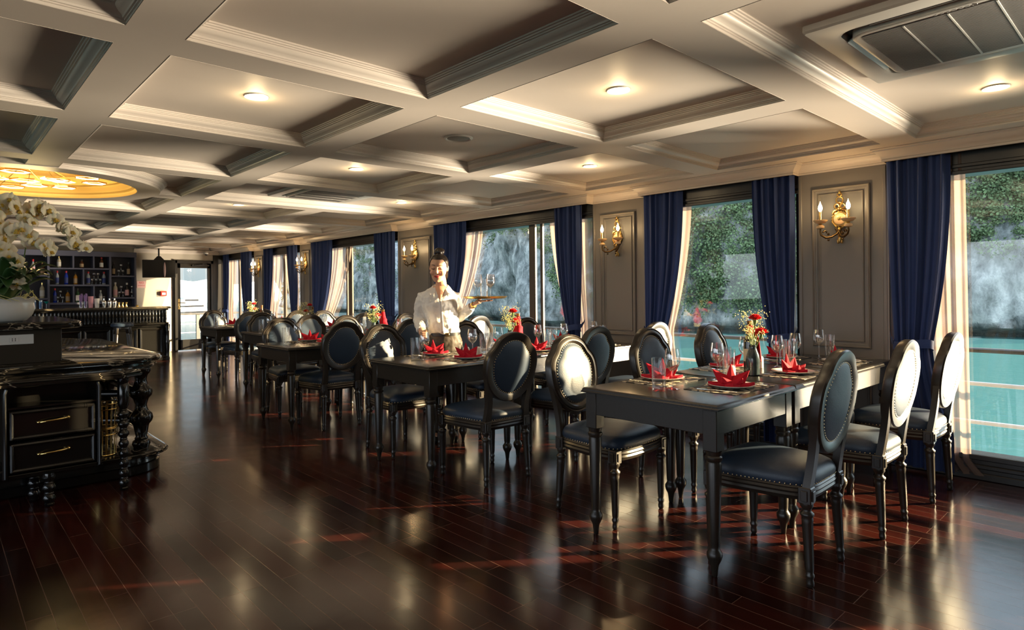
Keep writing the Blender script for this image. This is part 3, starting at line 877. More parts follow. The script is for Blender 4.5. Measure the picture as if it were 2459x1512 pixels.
# ------------------------------------------------------------------ tables
TW, TD = .808, .782
def make_table():
    t = thing('dining_table', 'x', 'table', group='black dining tables standing in rows')
    b = MB()
    cs = [(0, 0), (TW, 0), (TW, TD), (0, TD)]
    pr = [(.0, TH - .026), (-.0, TH - .020), (.004, TH - .016), (.006, TH - .008), (.012, TH - .002), (.02, TH)]
    rs = []
    for o, z in [(.02, TH - .028)] + pr: rs.append([(o, o, z), (TW - o, o, z), (TW - o, TD - o, z), (o, TD - o, z)])
    b.rings(rs); b.build('tabletop', M['tabletop'], t, angle=25)
    b = MB(); q = .022
    b.box(q, TW - q, q, q + .022, .632, TH - .027, .002); b.box(q, TW - q, TD - q - .022, TD - q, .632, TH - .027, .002)
    b.box(q, q + .022, q + .02, TD - q - .02, .632, TH - .027, .002); b.box(TW - q - .022, TW - q, q + .02, TD - q - .02, .632, TH - .027, .002)
    b.build('apron', M['table'], t, smooth=False)
    lp = [(.010, 0), (.0125, .004), (.015, .03), (.019, .055), (.031, .078), (.035, .095), (.033, .108), (.023, .122), (.0215, .130), (.0235, .14), (.0345, .50), (.0305, .512), (.0375, .522), (.0375, .534), (.032, .540), (.034, .548), (.036, .56)]
    for i in (0, 1):
        for j in (0, 1):
            cx = (.052, TW - .052)[i]; cy = (.052, TD - .052)[j]
            b = MB(); b.lathe(lp, 24, T(cx, cy, 0)); b.box(cx - .034, cx + .034, cy - .034, cy + .034, .56, TH - .028, .003)
            b.build('leg', M['table'], t, angle=40)
    return t
table = make_table()
for r, (x0, y0, n, ph) in enumerate(ROWS):
    for k in range(n):
        nm = seat_name(r, k)
        place(table, USED, (x0 + k * .818, y0 + (.004 if k == 1 else 0), 0), 0, 'square black painted table forming the %s part of the %s' % (nm, ph))

# ------------------------------------------------------------------ place settings
M['mat'] = mat('woven_placemat', (.05, .035, .025), .6)
def placemat_mat():
    m = M['mat']; nt = m.node_tree; b = nt.nodes['Principled BSDF']
    tc = nt.nodes.new('ShaderNodeTexCoord'); vo = nt.nodes.new('ShaderNodeTexVoronoi'); vo.inputs['Scale'].default_value = 27
    rp = nt.nodes.new('ShaderNodeValToRGB'); e = rp.color_ramp.elements; rp.color_ramp.interpolation = 'CONSTANT'
    e[0].color = (.55, .45, .32, 1); e[1].position = .42; e[1].color = (.03, .022, .016, 1)
    nt.links.new(tc.outputs['Object'], vo.inputs['Vector']); nt.links.new(vo.outputs['Distance'], rp.inputs[0]); nt.links.new(rp.outputs[0], b.inputs['Base Color'])
placemat_mat()
def proto_setting():
    P = {}
    b = MB(); b.box(-.21, .21, -.14, .14, 0, .0025, .001)
    P['placemat'] = b.build('placemat', M['mat'], smooth=False)
    b = MB(); b.lathe([(.0005, .004), (.055, .004), (.062, .0), (.066, .0), (.085, .007), (.118, .016), (.120, .0185), (.116, .019), (.085, .011), (.066, .0065), (.0005, .0065)], 48, cap0=False, cap1=False)
    P['plate'] = b.build('dinner_plate', M['china'])
    # napkin folded into standing points
    b = MB()
    PK = [(90, .040, .112, .030), (163, .098, .084, .034), (17, .098, .080, .034), (228, .074, .052, .040), (312, .074, .050, .040)]
    PK = sorted(PK); nP = len(PK); vs = [(0, .005, .018), (0, 0, 0)]
    pol = lambda a, r, z: (r * cos(radians(a)), r * sin(radians(a)), z)
    for k, (a, r, z, rb) in enumerate(PK):
        a2 = PK[(k + 1) % nP][0] + (360 if k == nP - 1 else 0); am = (a + a2) / 2
        zv = .050 if 20 < am < 170 else .030
        vs += [pol(a, r, z), pol(a, rb, .0), pol(a, (r + rb) * .60, z * .45), pol(am, .034, zv), pol(am, .060, .0)]
    fs = []
    for k in range(nP):
        o = 2 + 5 * k; q = 2 + 5 * ((k + 1) % nP)
        P_, Bs, Rg, Vl, Vb = o, o + 1, o + 2, o + 3, o + 4
        fs += [(Bs, Vb, Rg), (Rg, Vb, P_), (P_, Vb, Vl), (Vl, Vb, q), (q, Vb, q + 2), (q + 2, Vb, q + 1), (P_, Vl, 0), (Vl, q, 0), (Bs, 1, Vb), (Vb, 1, q + 1)]
    b.add(vs, fs)
    for a, r in ((188, .118), (352, .112), (270, .085)):
        d = Vector((cos(radians(a)), sin(radians(a)), 0)); s = Vector((-d.y, d.x, 0))
        pts = [d * .03 - s * .045, d * .03 + s * .045, d * r * .75 + s * .030, d * r, d * r * .75 - s * .030]
        b.add([tuple(p) for p in pts] + [tuple(p + Vector((0, 0, h))) for p, h in zip(pts, (.014, .014, .012, .024, .010))], [(4, 3, 2, 1, 0), (5, 6, 7, 8), (5, 8, 9), (0, 1, 6, 5), (1, 2, 7, 6), (2, 3, 8, 7), (3, 4, 9, 8), (4, 0, 5, 9)])
    n = b.build('folded_napkin', M['napkin'], smooth=False)
    bv = n.modifiers.new('soft', 'BEVEL'); bv.width = .0018; bv.segments = 2
    P['napkin'] = n
    b = MB(); b.tube([(0, -.095, .003), (0, -.02, .004), (0, .03, .005)], [.0055, .0035, .003], 8, flat=.45)
    b.rings([[(x * w, y, z + f) for x, f in ((-1, 0), (1, 0), (1, .0015), (-1, .0015))] for y, w, z in ((.028, .003, .0045), (.045, .010, .003), (.06, .0115, .004))])
    for x in (-.0095, -.0032, .0032, .0095): b.box(x - .0016, x + .0016, .058, .10, .0045, .006)
    P['fork'] = b.build('dinner_fork', M['steel'])
    b = MB(); b.tube([(0, -.10, .004), (0, -.02, .004)], [.006, .0045], 8, flat=.5)
    b.rings([[(-.001, y, .002), (w, y, .003), (w, y, .0045), (-.001, y, .006)] for y, w in ((-.022, .005), (.02, .0095), (.07, .0105), (.10, .003))])
    P['knife'] = b.build('dinner_knife', M['steel'])
    b = MB(); b.tube([(0, -.09, .003), (0, -.02, .004), (0, .035, .006)], [.0055, .0035, .003], 8, flat=.45)
    b.grid(lambda u, v: ((u - .5) * .038 * sin(pi * (.06 + .94 * v) * .97 + .05), .03 + .06 * v, .008 - .006 * sin(pi * u) * sin(pi * v)), 8, 8)
    P['spoon'] = b.build('soup_spoon', M['steel'])
    b = MB()
    b.lathe([(.036, .0), (.036, .0015), (.02, .004), (.0055, .009), (.0040, .02), (.0038, .075), (.0050, .088), (.014, .096), (.030, .112), (.0385, .135), (.0395, .150), (.036, .178), (.0315, .205), (.0305, .205), (.035, .178), (.0383, .150), (.0373, .136), (.029, .114), (.012, .099), (.0005, .095)], 28, cap1=False)
    P['wine'] = b.build('wine_glass', M['glass'])
    b = MB(); b.lathe([(.031, 0), (.033, .003), (.036, .165), (.0345, .165), (.0315, .014), (.0005, .012)], 28, cap1=False)
    P['tumbler'] = b.build('tall_tumbler', M['glass'])
    return P
PS = proto_setting()
CATS = {'placemat': ('placemat', 'patterned dark placemat'), 'plate': ('plate', 'white plate under red napkin'), 'napkin': ('napkin', 'red napkin folded into points'), 'fork': ('fork', 'steel fork beside the plate'), 'knife': ('knife', 'steel knife beside the plate'), 'spoon': ('spoon', 'steel spoon beside the knife'), 'wine': ('wine glass', 'empty stemmed wine glass'), 'tumbler': ('tumbler', 'tall straight clear tumbler')}
GRP = {'placemat': 'patterned placemats', 'plate': 'plates carrying red napkins', 'napkin': 'red folded napkins on plates', 'fork': 'forks at the place settings', 'knife': 'knives at the place settings', 'spoon': 'spoons at the place settings', 'wine': 'wine glasses on the tables', 'tumbler': 'tall tumblers on the tables'}
rnd = random.Random(11)
OV = {(0, 1, 1, 'wine'): (.03, .12), (0, 1, 1, 'tumbler'): (.31, .15), (3, 0, 0, 'wine'): (.20, .11), (3, 0, 0, 'tumbler'): (.29, .09), (4, 0, 0, 'wine'): (.20, .11), (4, 0, 0, 'tumbler'): (.29, .09)}
for r, (x0, y0, n, ph) in enumerate(ROWS):
    for s in (0, 1):
        for k in range(n):
            cx = x0 + [.50, 1.24, 2.0][k] if n == 3 else x0 + [.46, 1.26][k]
            cy = y0 + (.20 if s == 0 else TD - .17)
            rz = (pi if s else 0)
            R = RZ(rz + (rnd.random() - .5) * .06)
            for key, lx, ly, lz, a in (('placemat', 0, 0, 0, 0), ('plate', 0, 0, .003, 0), ('napkin', 0, .0, .0115, 0), ('fork', -.155, 0, .0035, .15), ('knife', .150, 0, .0035, .05), ('spoon', .185, .01, .0035, -.05), ('wine', .235, .215, 0, 0), ('tumbler', .325, .19, 0, 0)):
                if key in ('fork', 'knife', 'spoon') and r > 2: continue
                jx, jy = (rnd.random() - .5) * .025, (rnd.random() - .5) * .025
                if key in ('napkin', 'plate'): jx = jy = 0
                if key == 'knife': jx *= .4
                if key == 'spoon': jx *= .4
                o = PS[key]
                if USED.get('s' + key): o = o.copy(); C.objects.link(o)
                USED['s' + key] = True
                lx, ly = OV.get((r, s, k, key), (lx, ly))
                p = R @ Vector((lx + jx, ly + jy, 0))
                o.location = (cx + p.x, cy + p.y, TH + lz + .0003)
                yaw = rz + a + (rnd.random() - .5) * .1
                if key == 'napkin': yaw = -.55 + (rnd.random() - .5) * 1.1
                o.rotation_euler = (0, 0, yaw)
                tag(o, '%s, %s side of the %s, %s' % (CATS[key][1], SIDE[s], ph, seat_name(r, k)), CATS[key][0], GRP[key])

# vases, bottles, shakers -------------------------------------------------
M['vase'] = mat('mottled_dark_glaze', (.035, .05, .055), .12, var=.6, vscale=60, spec=.7)
M['carnation'] = mat('red_petal', (.70, .03, .035), .6, var=.3, vscale=90)
M['stem'] = mat('flower_stem', (.10, .17, .04), .6)
M['sprig'] = mat('pale_yellow_sprig', (.75, .68, .28), .7, var=.35, vscale=70)
M['bottle'] = mat('dark_wine_bottle', (.012, .010, .008), .08, spec=.7)
M['label'] = mat('cream_bottle_label', (.66, .58, .42), .6)
M['foil'] = mat('red_gold_foil', (.25, .12, .05), .35, metal=.6)
def make_vase():
    t = thing('flower_vase', 'x', 'vase', group='vases of red carnations')
    b = MB(); b.lathe([(.030, 0), (.037, .004), (.039, .03), (.040, .09), (.036, .12), (.024, .15), (.020, .165), (.022, .178), (.020, .179), (.017, .165), (.0005, .15)], 28, cap1=False)
    b.build('vase_body', M['vase'], t)
    rn = random.Random(3)
    for (x, y, z, R) in ((-.055, -.02, .345, .033), (.012, -.045, .262, .036)):
        b = MB()
        for k in range(60):
            f = k / 60; a = k * 2.4; q = R * sqrt(f)
            e = lerp(1.45, .12, f) + rn.uniform(-.15, .15)
            d = Vector((cos(a) * cos(e), sin(a) * cos(e), sin(e)))
            s = Vector((-sin(a), cos(a), 0)); w = .010 + .005 * f
            p0 = Vector((x, y, z - .020)); p1 = p0 + d * (.022 + q * .35); up = Vector((0, 0, .004))
            b.add([tuple(p0), tuple(p1 - s * w), tuple(p1 - s * w * .5 + d * .008 + up), tuple(p1 + d * .004), tuple(p1 + s * w * .5 + d * .008 + up), tuple(p1 + s * w)], [(0, 1, 2, 3), (0, 3, 4, 5)])
        fl = b.build('carnation', M['carnation'], t, smooth=False)
        b = MB(); b.tube([(x * .15, y * .15, .14), (x * .7, y * .7, z * .75), (x, y, z - .03)], .0028, 6); b.lathe([(.004, 0), (.0085, .012), (.0105, .03), (.009, .03)], 8, T(x, y, z - .048))
        b.build('flower_stem', M['stem'], fl)
    b = MB(); s2 = MB()
    for k in range(15):
        a = rn.random() * 6.28 if k > 7 else rn.uniform(-1.0, .6); h = rn.uniform(.22, .37); q = rn.uniform(.03, .11)
        tip = Vector((q * cos(a), q * sin(a), h))
        s2.tube([(0, 0, .14), tuple(tip * .55 + Vector((0, 0, .07))), tuple(tip)], .0011, 4)
        for j in range(26):
            p = tip + Vector((rn.gauss(0, .016), rn.gauss(0, .016), rn.gauss(-.008, .02)))
            b.ball(tuple(p), rn.uniform(.0020, .0042), 5, 3)
    sp = b.build('filler_sprig', M['sprig'], t)
    s2.build('sprig_stem', M['stem'], sp)
    return t
vase = make_vase()
def make_bottle():
    t = thing('wine_bottle', 'x', 'bottle', group='wine bottles standing on the tables')
    b = MB(); b.lathe([(.034, 0), (.0375, .004), (.0375, .19), (.034, .205), (.018, .232), (.0145, .245), (.0138, .30), (.0155, .302), (.0155, .312), (.0005, .312)], 28, cap1=False); b.build('bottle_body', M['bottle'], t)
    b = MB(); b.lathe([(.0379, .07), (.0379, .145)], 28, cap0=False, cap1=False); b.build('bottle_label', M['label'], t)
    b = MB(); b.lathe([(.0145, .255), (.0147, .30), (.0162, .302), (.0162, .3135), (.0005, .3135)], 20, cap0=False, cap1=False); b.build('foil_cap', M['foil'], t)
    return t
bott = make_bottle()
b = MB()
b.lathe([(.0185, .232), (.0205, .245), (.0185, .262), (.0200, .275), (.0168, .286)], 24, cap0=False, cap1=False)
def tail(u, v):
    w = lerp(.020, .042, smooth01(v * 1.5)) ; a = (u - .5) * 2
    out = lerp(.019, .046, smooth01(v * 2.2)) + .008 * sin(a * 5 + v * 4) + .010 * sin(pi * v) * (1 - abs(a))
    return (out, a * w + .012 * sin(v * 5), .282 - .195 * v + .02 * a * v)
b.grid(tail, 14, 16)
wrap = b.build('red_napkin', M['napkin'], angle=75)
sm = wrap.modifiers.new('thick', 'SOLIDIFY'); sm.thickness = .003
b = MB()
def cone(u, v):
    a = u * 2 * pi; r = lerp(.019, .052, v ** 1.2) * (1 + .14 * v * sin(3 * a + 3 * v) + .10 * v * cos(2 * a)); r = max(r, .019 if v < .5 else .041)
    return (r * cos(a), r * sin(a), .288 - .165 * v + .018 * v * sin(2 * a + 1) )
b.grid(cone, 40, 14, closed_u=True)
wcone = b.build('red_napkin', M['napkin'], angle=60)
sm = wcone.modifiers.new('thick', 'SOLIDIFY'); sm.thickness = .003
tag(wcone, 'x', 'napkin', 'red napkins round the wine bottles')
tag(wrap, 'x', 'napkin', 'red napkins round the wine bottles')
b = MB(); b.lathe([(.0245, 0), (.0245, .062), (.018, .074), (.0005, .076)], 20, cap1=False)
shaker = b.build('salt_shaker', M['china'])
tag(shaker, 'x', 'shaker', 'small white shakers on the tables')
vb = [(3.52, 1.72, 3.63, 1.79), (3.56, 3.85, 3.68, 3.88), (3.54, 6.02, 3.66, 6.02), (3.75, 8.17, 3.87, 8.2), (3.75, 10.1, 3.90, 10.08)]
for r, (vx, vy, bx, by) in enumerate(vb):
    ph = ROWS[r][3]
    place(vase, USED, (vx, vy, TH), [.35, .9, .6, 2.2, 1.4][r], 'small dark vase with red carnations on the ' + ph)
    place(bott, USED, (bx, by, TH), .3, 'dark wine bottle behind the carnation vase on the ' + ph)
    if r < 3:
        w = wrap if r == 0 else wcone if r == 1 else wcone.copy()
        if r == 2: C.objects.link(w)
        w.location = (bx, by, TH); w.rotation_euler = (0, 0, -.55 + r)
        w['label'] = 'red napkin draped round the neck of the wine bottle on the ' + ph
for i, (x, y, lab) in enumerate(((3.30, 1.74, 'small cream shaker beside a wine glass on the front table'), (3.12, 3.74, 'white shaker beside tumbler, aisle end of the waitress\'s table'), (3.05, 3.80, 'white shaker behind another one, aisle end of the waitress\'s table'), (3.90, 1.86, 'round white shaker behind red napkin, middle of the front table'))):
    o = shaker if i == 0 else shaker.copy()
    if i: C.objects.link(o)
    o.location = (x, y, TH); o['label'] = lab
# ------------------------------------------------------------------ buffet island at the left
def slab(b, pts, z0, z1, steps=None):
    """flat slab with a moulded edge; pts plan outline (counter-clockwise), steps (inset, z fraction)"""
    steps = steps or [(.018, 0), (.004, .12), (.0, .3), (.0, .45), (.010, .55), (.006, .7), (.012, .9), (.02, 1)]
    P = [Vector(p) for p in pts]; n = len(P); rs = []
    for ins, f in steps:
        r = []
        for i in range(n):
            d0 = (P[i] - P[i - 1]).normalized(); d1 = (P[(i + 1) % n] - P[i]).normalized()
            n0 = Vector((-d0.y, d0.x)); n1 = Vector((-d1.y, d1.x)); mt = n0 + n1; mt = mt / max(mt.dot(n0), .3)
            q = P[i] + mt * ins; r.append((q.x, q.y, lerp(z0, z1, f)))
        rs.append(r)
    b.rings(rs)
def rounded(x0, x1, y0, y1, rad, n=10, corners=(1, 1, 1, 1)):
    pts = []
    for (cx, cy, a0), on in zip(((x0 + rad, y0 + rad, pi), (x1 - rad, y0 + rad, 1.5 * pi), (x1 - rad, y1 - rad, 0), (x0 + rad, y1 - rad, .5 * pi)), corners):
        if not on:
            pts.append((cx + rad * (1 if cos(a0 + pi / 4) > 0 else -1), cy + rad * (1 if sin(a0 + pi / 4) > 0 else -1))); continue
        for k in range(n + 1):
            a = a0 + .5 * pi * k / n; pts.append((cx + rad * cos(a), cy + rad * sin(a)))
    return pts
isl = thing('buffet_island', 'black marble-topped two-level buffet island with turned posts, carrying the white orchids', 'buffet counter', (0, 5.0, 0))
def B(): return MB()
b = B(); slab(b, rounded(-1.6, 1.27, .04, 3.2, .30), 0, .125, [(0.015, 0), (.0, .06), (.0, .5), (.012, .56), (.02, .8), (.02, 1)])
b.build('plinth', M['lacquer'], isl, angle=30)
b = B(); slab(b, rounded(-1.62, 1.31, .0, 3.22, .26), .125, .155); b.build('plinth_marble', M['marble'], isl, angle=30)
ctr = [(-1.6, -.02), (.93, -.02), (1.10, .06), (1.24, .20), (1.31, .38), (1.31, 2.6), (1.0, 3.1), (-1.6, 3.1)]
b = B(); slab(b, ctr, .787, .825); b.build('counter_marble', M['marble'], isl, angle=30)
b = B(); slab(b, [(x - .045 if x > 0 else x, y + .04 * (1 if y < 1 else -1)) for x, y in ctr], .735, .787, [(.0, 0), (.0, .3), (.008, .4), (.0, .6), (.0, 1)])
for k in range(26): b.ball((-.3 + k * .052, .015, .752), .009, 6, 4)
for k in range(30): b.ball((1.275, .42 + k * .052, .752), .009, 6, 4)
b.build('counter_frieze', M['lacquer'], isl, angle=30)
b = B(); b.box(-1.6, .665, .27, 1.75, .825, 1.05, .004); b.build('upper_cabinet', M['box_wood'], isl, smooth=False)
b = B(); slab(b, [(-1.6, .2), (.66, .2), (.77, .27), (.80, .38), (.80, 1.55), (.6, 1.8), (-1.6, 1.8)], 1.05, 1.10); b.build('upper_marble', M['marble'], isl, angle=30)
b = B(); b.box(.30, .51, .262, .2702, .955, 1.02, .003); b.box(.38, .43, .258, .262, .972, 1.003, .002)
s = b.build('socket_plate', M['white_plastic'], isl, smooth=False)
b = B()
for x in (.397, .412):
    for z in (.982, .993): b.box(x - .002, x + .002, .2565, .2582, z - .004, z + .004)
b.build('socket_holes', M['dark_plastic'], s, smooth=False)
b = B(); b.box(-1.5, .70, .45, 2.6, .155, .74); b.build('core_panel', M['box_wood'], isl, smooth=False)
post = [(.048, 0), (.052, .015), (.060, .035), (.056, .06), (.040, .075), (.044, .085), (.036, .10), (.050, .185), (.052, .20), (.070, .225), (.078, .255), (.072, .29), (.05, .315), (.046, .33), (.040, .345), (.038, .37), (.048, .41), (.05, .42), (.070, .445), (.078, .475), (.072, .505), (.05, .53), (.045, .55), (.038, .58), (.046, .62), (.060, .64), (.066, .655), (.066, .675)]
pl = [(.062, 0), (.062, .02)]
for x, y in ((1.13, .22), (1.10, 1.2), (.95, 2.3), (.70, .60)):
    b = B(); b.lathe([(r, z * .86 + .155) for r, z in post], 24, T(x, y, 0)); b.build('turned_post', M['lacquer'], isl, angle=50)
b = B(); b.lathe([(.03, 0), (.045, .01), (.05, .03), (.035, .05), (.04, .12), (.05, .14), (.055, .225)], 20, T(.735, 1.3, .825)); b.build('capital_post', M['china'], isl, angle=50)
for z, x1, y1 in ((.36, .70, .60), (.555, .70, .60), (.36, 1.10, 1.2), (.555, 1.10, 1.2)):
    b = B(); b.tube([(1.13, .22, z), (lerp(1.13, x1, .5), lerp(.22, y1, .5), z), (x1, y1, z)], [.022, .028, .022], 12); b.build('rail', M['lacquer'], isl)

# drawer desk standing in front of the island
dk = thing('drawer_desk', 'black lacquered desk with two drawers, marble top and turned legs before the buffet island', 'desk', (0, 4.66, 0))
b = B(); slab(b, [(-.25, .0), (.93, .0), (1.04, .10), (1.04, .28), (-.25, .28)], .735, .782); b.build('desk_marble', M['marble'], dk, angle=30)
b = B()
b.box(.305, .33, .06, .29, .19, .735, .004); b.box(.775, .80, .06, .29, .19, .735, .004); b.box(.33, .775, .06, .29, .19, .215, .003); b.box(.33, .775, .26, .29, .215, .735)
b.box(.33, .775, .07, .28, .600, .615, .002)
# rounded inside corners of the open niche
for s in (-1, 1):
    cx = .5525 + s * .2225
    b.rings([[(cx - s * q * (1 - cos(a)) if False else cx - s * .06 * (1 - sin(a)), yy, .735 - .06 * (1 - cos(a))) for a in [pi / 2 * k / 6 for k in range(7)]] + [(cx, yy, .735)] for q, yy in ((0, .064), (0, .09))], True)
b.tube([(.318, .058, .2), (.318, .058, .70), (.326, .058, .725)], .010, 8); b.tube([(.787, .058, .2), (.787, .058, .70), (.779, .058, .725)], .010, 8)
b.build('desk_body', M['lacquer'], dk, angle=30)
for z0, z1 in ((.415, .595), (.222, .402)):
    b = B(); b.box(.335, .770, .075, .25, z0, z1, .003)
    f = .012
    for za in (z0 + .014, z1 - .014):
        b.tube([(.345, .07, za), (.76, .07, za)], f, 8)
        for k in range(5):
            for e in (-.006, .006): b.tube([(.38 + k * .085 + e - .003, .07, za), (.38 + k * .085 + e + .003, .07, za)], f * 1.18, 8)
    for xa in (.349, .756):
        b.tube([(xa, .07, z0 + .01), (xa, .07, z1 - .01)], f, 8)
        for e in (.06, .072, .125, .137): b.tube([(xa, .07, z0 + e - .003), (xa, .07, z0 + e + .003)], f * 1.18, 8)
    d = b.build('drawer', M['lacquer'], dk, angle=40)
    zc = (z0 + z1) / 2 + .012
    b = B(); b.tube([(.485, .066, zc - .006), (.495, .048, zc - .004), (.52, .040, zc), (.552, .038, zc + .002), (.585, .040, zc + .004), (.61, .048, zc + .006), (.62, .066, zc + .006)], [.010, .008, .0065, .0055, .0065, .008, .010], 10)
    b.ball((.482, .064, zc - .006), (.014, .008, .010), 10, 6); b.ball((.623, .064, zc + .006), (.014, .008, .010), 10, 6)
    tag(b.build('handle', M['gold'], d), 'gilt cast drawer handle')
leg = [(.018, 0), (.022, .004), (.024, .014), (.019, .02)]
z = .02
while z < .50:
    rr = .030 if z < .3 else .033
    leg += [(.020, z + .004), (rr, z + .022), (rr, z + .034), (.020, z + .052), (.0235, z + .057), (.020, z + .062)]; z += .064
leg += [(.03, z + .02), (.034, z + .04), (.034, .69), (.028, .70), (.034, .712), (.034, .735)]
b = B(); b.lathe(leg, 20, T(.925, .085, 0)); b.build('leg', M['lacquer'], dk, angle=50)
for x, y in ((.525, .02), (.47, .20)):
    b = B(); b.lathe([(r * 1.15, zz) for r, zz in leg if zz < .2] + [(.03, .2)], 20, T(x, y + .03, 0)); b.build('leg', M['lacquer'], dk, angle=50)

def basket(z, r0, r1, h, lab):
    t = thing('wire_basket', lab, 'basket', (.89, 5.17, z), group='gilt baskets on the island plinth')
    b = B()
    for k in range(16):
        a = 2 * pi * k / 16
        d = Vector((cos(a), sin(a), 0)); s = Vector((-sin(a), cos(a), 0)) * .0058
        p0, p1, p2 = d * r0 + Vector((0, 0, .005)), d * (lerp(r0, r1, .4)) + Vector((0, 0, h * .55)), d * r1 + Vector((0, 0, h))
        b.rings([[tuple(p - s), tuple(p + s), tuple(p + s - d * .002), tuple(p - s - d * .002)] for p in (p0, p1, p2)])
    b.build('strap', M['gold'], t)
    for f in (.02, .78, 1.0):
        r = lerp(r0, r1, f) if f != .78 else lerp(r0, r1, .62) + .003
        b = B(); b.tube([(r * cos(2 * pi * k / 32), r * sin(2 * pi * k / 32), h * f + .004) for k in range(32)], .004, 6, closed=True); b.build('hoop', M['gold'], t)
    b = B(); b.lathe([(.001, .002), (r0, .002), (r0, .006), (.001, .006)], 24); b.build('basket_base', M['dark_bronze'], t)
basket(.156, .072, .082, .185, 'gilt strap basket, lower of the two beside the drawers')
basket(.345, .076, .092, .17, 'gilt strap basket, upper of the two beside the drawers')

# orchids ----------------------------------------------------------------
M['petal'] = mat('white_orchid_petal', (.93, .86, .68), .5, sub=.15, var=.06)
M['orchid_heart'] = mat('yellow_orchid_heart', (.70, .45, .06), .5)
M['leaf'] = mat('orchid_leaf', (.035, .085, .022), .35, var=.35, vscale=6)
orc = thing('potted_orchid', 'white orchids with arching sprays in a scalloped white bowl on the buffet island', 'potted plant', (.37, 5.50, 1.10))
b = B()
b.lathe([(.10, 0), (.125, .01), (.16, .05), (.172, .09), (.168, .125), (.172, .148), (.182, .160), (.176, .163), (.164, .148), (.158, .12), (.0005, .11)], 64, rmod=lambda r, z, t: r * (1 + (.035 * (z - .1) / .06 * sin(9 * t) if z > .1 else 0)))
for i, p in enumerate(b.v):
    if p[2] > .14: b.v[i] = (p[0], p[1], p[2] + .008 * sin(9 * atan2(p[1], p[0])))
b.build('bowl', M['china'], orc, angle=60)
rn = random.Random(8)
def leaf(b, base, az, ln, w, rise, droop):
    d = Vector((cos(az), sin(az), 0)); s = Vector((-sin(az), cos(az), 0))
    def fn(u, v):
        f = v; p = Vector(base) + d * ln * f + Vector((0, 0, rise * 1.6 * sin(f * 1.9) - droop * .7 * f * f))
        ww = w * (sin(pi * min(.97, .12 + .86 * f)) ** .6) * (1.0 if f < .98 else .3)
        return tuple(p + s * (u - .5) * 2 * ww + Vector((0, 0, .35 * ww * abs(u - .5) * 2)))
    b.grid(fn, 6, 14)
for k in range(24):
    az = (2 * pi * k / 13 if k < 13 else -.7 + rn.uniform(-1.1, 1.0)) + rn.uniform(-.2, .2); b = B()
    q = rn.random()
    leaf(b, (.04 * cos(az), .04 * sin(az), .14), az, lerp(.16, .27, q), lerp(.034, .050, rn.random()), rn.uniform(.09, .19), rn.uniform(.0, .15))
    o = b.build('leaf', M['leaf'], orc, angle=180); so = o.modifiers.new('th', 'SOLIDIFY'); so.thickness = .002
b = B()
def petal(az, ln, w, el, fl=0):
    d = Vector((cos(az) * cos(el), -sin(el), sin(az) * cos(el))); s = Vector((-sin(az), 0, cos(az)))
    b.grid(lambda u, v: tuple(d * ln * v + s * (u - .5) * 2 * w * sin(pi * min(.985, .06 + .9 * v ** .75)) + Vector((0, -.006 * sin(pi * v) + .004 * abs(2 * u - 1), 0))), 6, 7)
petal(pi / 2, .040, .016, .1); petal(pi / 2 + 2.2, .038, .014, .05); petal(pi / 2 - 2.2, .038, .014, .05)
petal(.12, .046, .030, .2); petal(pi - .12, .046, .030, .2)
fm = b.mesh('orchid_blossom', M['petal'], angle=180)
b = B(); b.ball((0, -.012, -.004), (.008, .012, .012), 8, 6); b.ball((-.008, -.016, -.010), .005, 6, 4); b.ball((.008, -.016, -.010), .005, 6, 4)
hm = b.mesh('blossom_heart', M['orchid_heart'])
def blossom(p, az, tilt, s):
    o = obj('blossom', fm, orc, p, (tilt, rn.uniform(-.3, .3), az)); o.scale = (s * 1.3, s * 1.3, s * 1.3)
    obj('blossom_heart', hm, o)
def spray(pts, n0, cnt, sp=.03, s0=1.15, s1=.75):
    P = [Vector(p) for p in pts]
    def at(t):
        t = t * (len(P) - 1); k = min(int(t), len(P) - 2); f = t - k
        a = P[max(k - 1, 0)]; b_ = P[k]; c = P[k + 1]; d = P[min(k + 2, len(P) - 1)]
        return .5 * ((2 * b_) + (c - a) * f + (2 * a - 5 * b_ + 4 * c - d) * f * f + (3 * b_ - a - 3 * c + d) * f ** 3)
    b = B(); b.tube([tuple(at(k / 30)) for k in range(31)], [.0035] * 25 + [.002] * 6, 6); b.build('flower_stem', M['stem'], orc)
    for k in range(cnt):
        t = lerp(n0, 1.0, k / (cnt - 1)); p = at(t)
        blossom(tuple(p + Vector((rn.uniform(-sp, sp), -.02 + rn.uniform(-sp, sp), rn.uniform(-sp, sp)))), rn.uniform(-.2, .9), rn.uniform(-.25, .35), lerp(s0, s1, k / cnt))
spray([(0, 0, .1), (.10, .02, .38), (.13, 0, .56), (.17, -.03, .76), (.25, -.06, .74), (.33, -.08, .64), (.40, -.10, .56), (.43, -.11, .51)], .42, 27)
spray([(0, 0, .1), (.02, .0, .45), (-.02, -.02, .74), (.02, -.05, .80), (.09, -.07, .76), (.13, -.08, .66)], .42, 16)
spray([(0, 0, .1), (.05, -.03, .36), (.0, -.06, .56), (.06, -.08, .60), (.14, -.09, .56), (.22, -.10, .50), (.25, -.10, .47)], .40, 17)
spray([(-.02, 0, .1), (-.06, -.04, .40), (-.03, -.07, .52), (.02, -.09, .46), (.06, -.10, .34), (.08, -.10, .24)], .36, 15)
spray([(-.04, 0, .1), (-.10, -.02, .5), (-.12, -.05, .74), (-.06, -.07, .68), (-.03, -.08, .58)], .45, 12)
b = B()
for k in range(14):
    a = rn.random() * 6.28; b.tube([(.1 * cos(a), .1 * sin(a), .13), (.16 * cos(a + .3), .16 * sin(a + .3), .17 + rn.random() * .05), (.2 * cos(a + .9), .2 * sin(a + .9), .14)], .002, 5)
b.build('air_root', M['sprig'], orc)

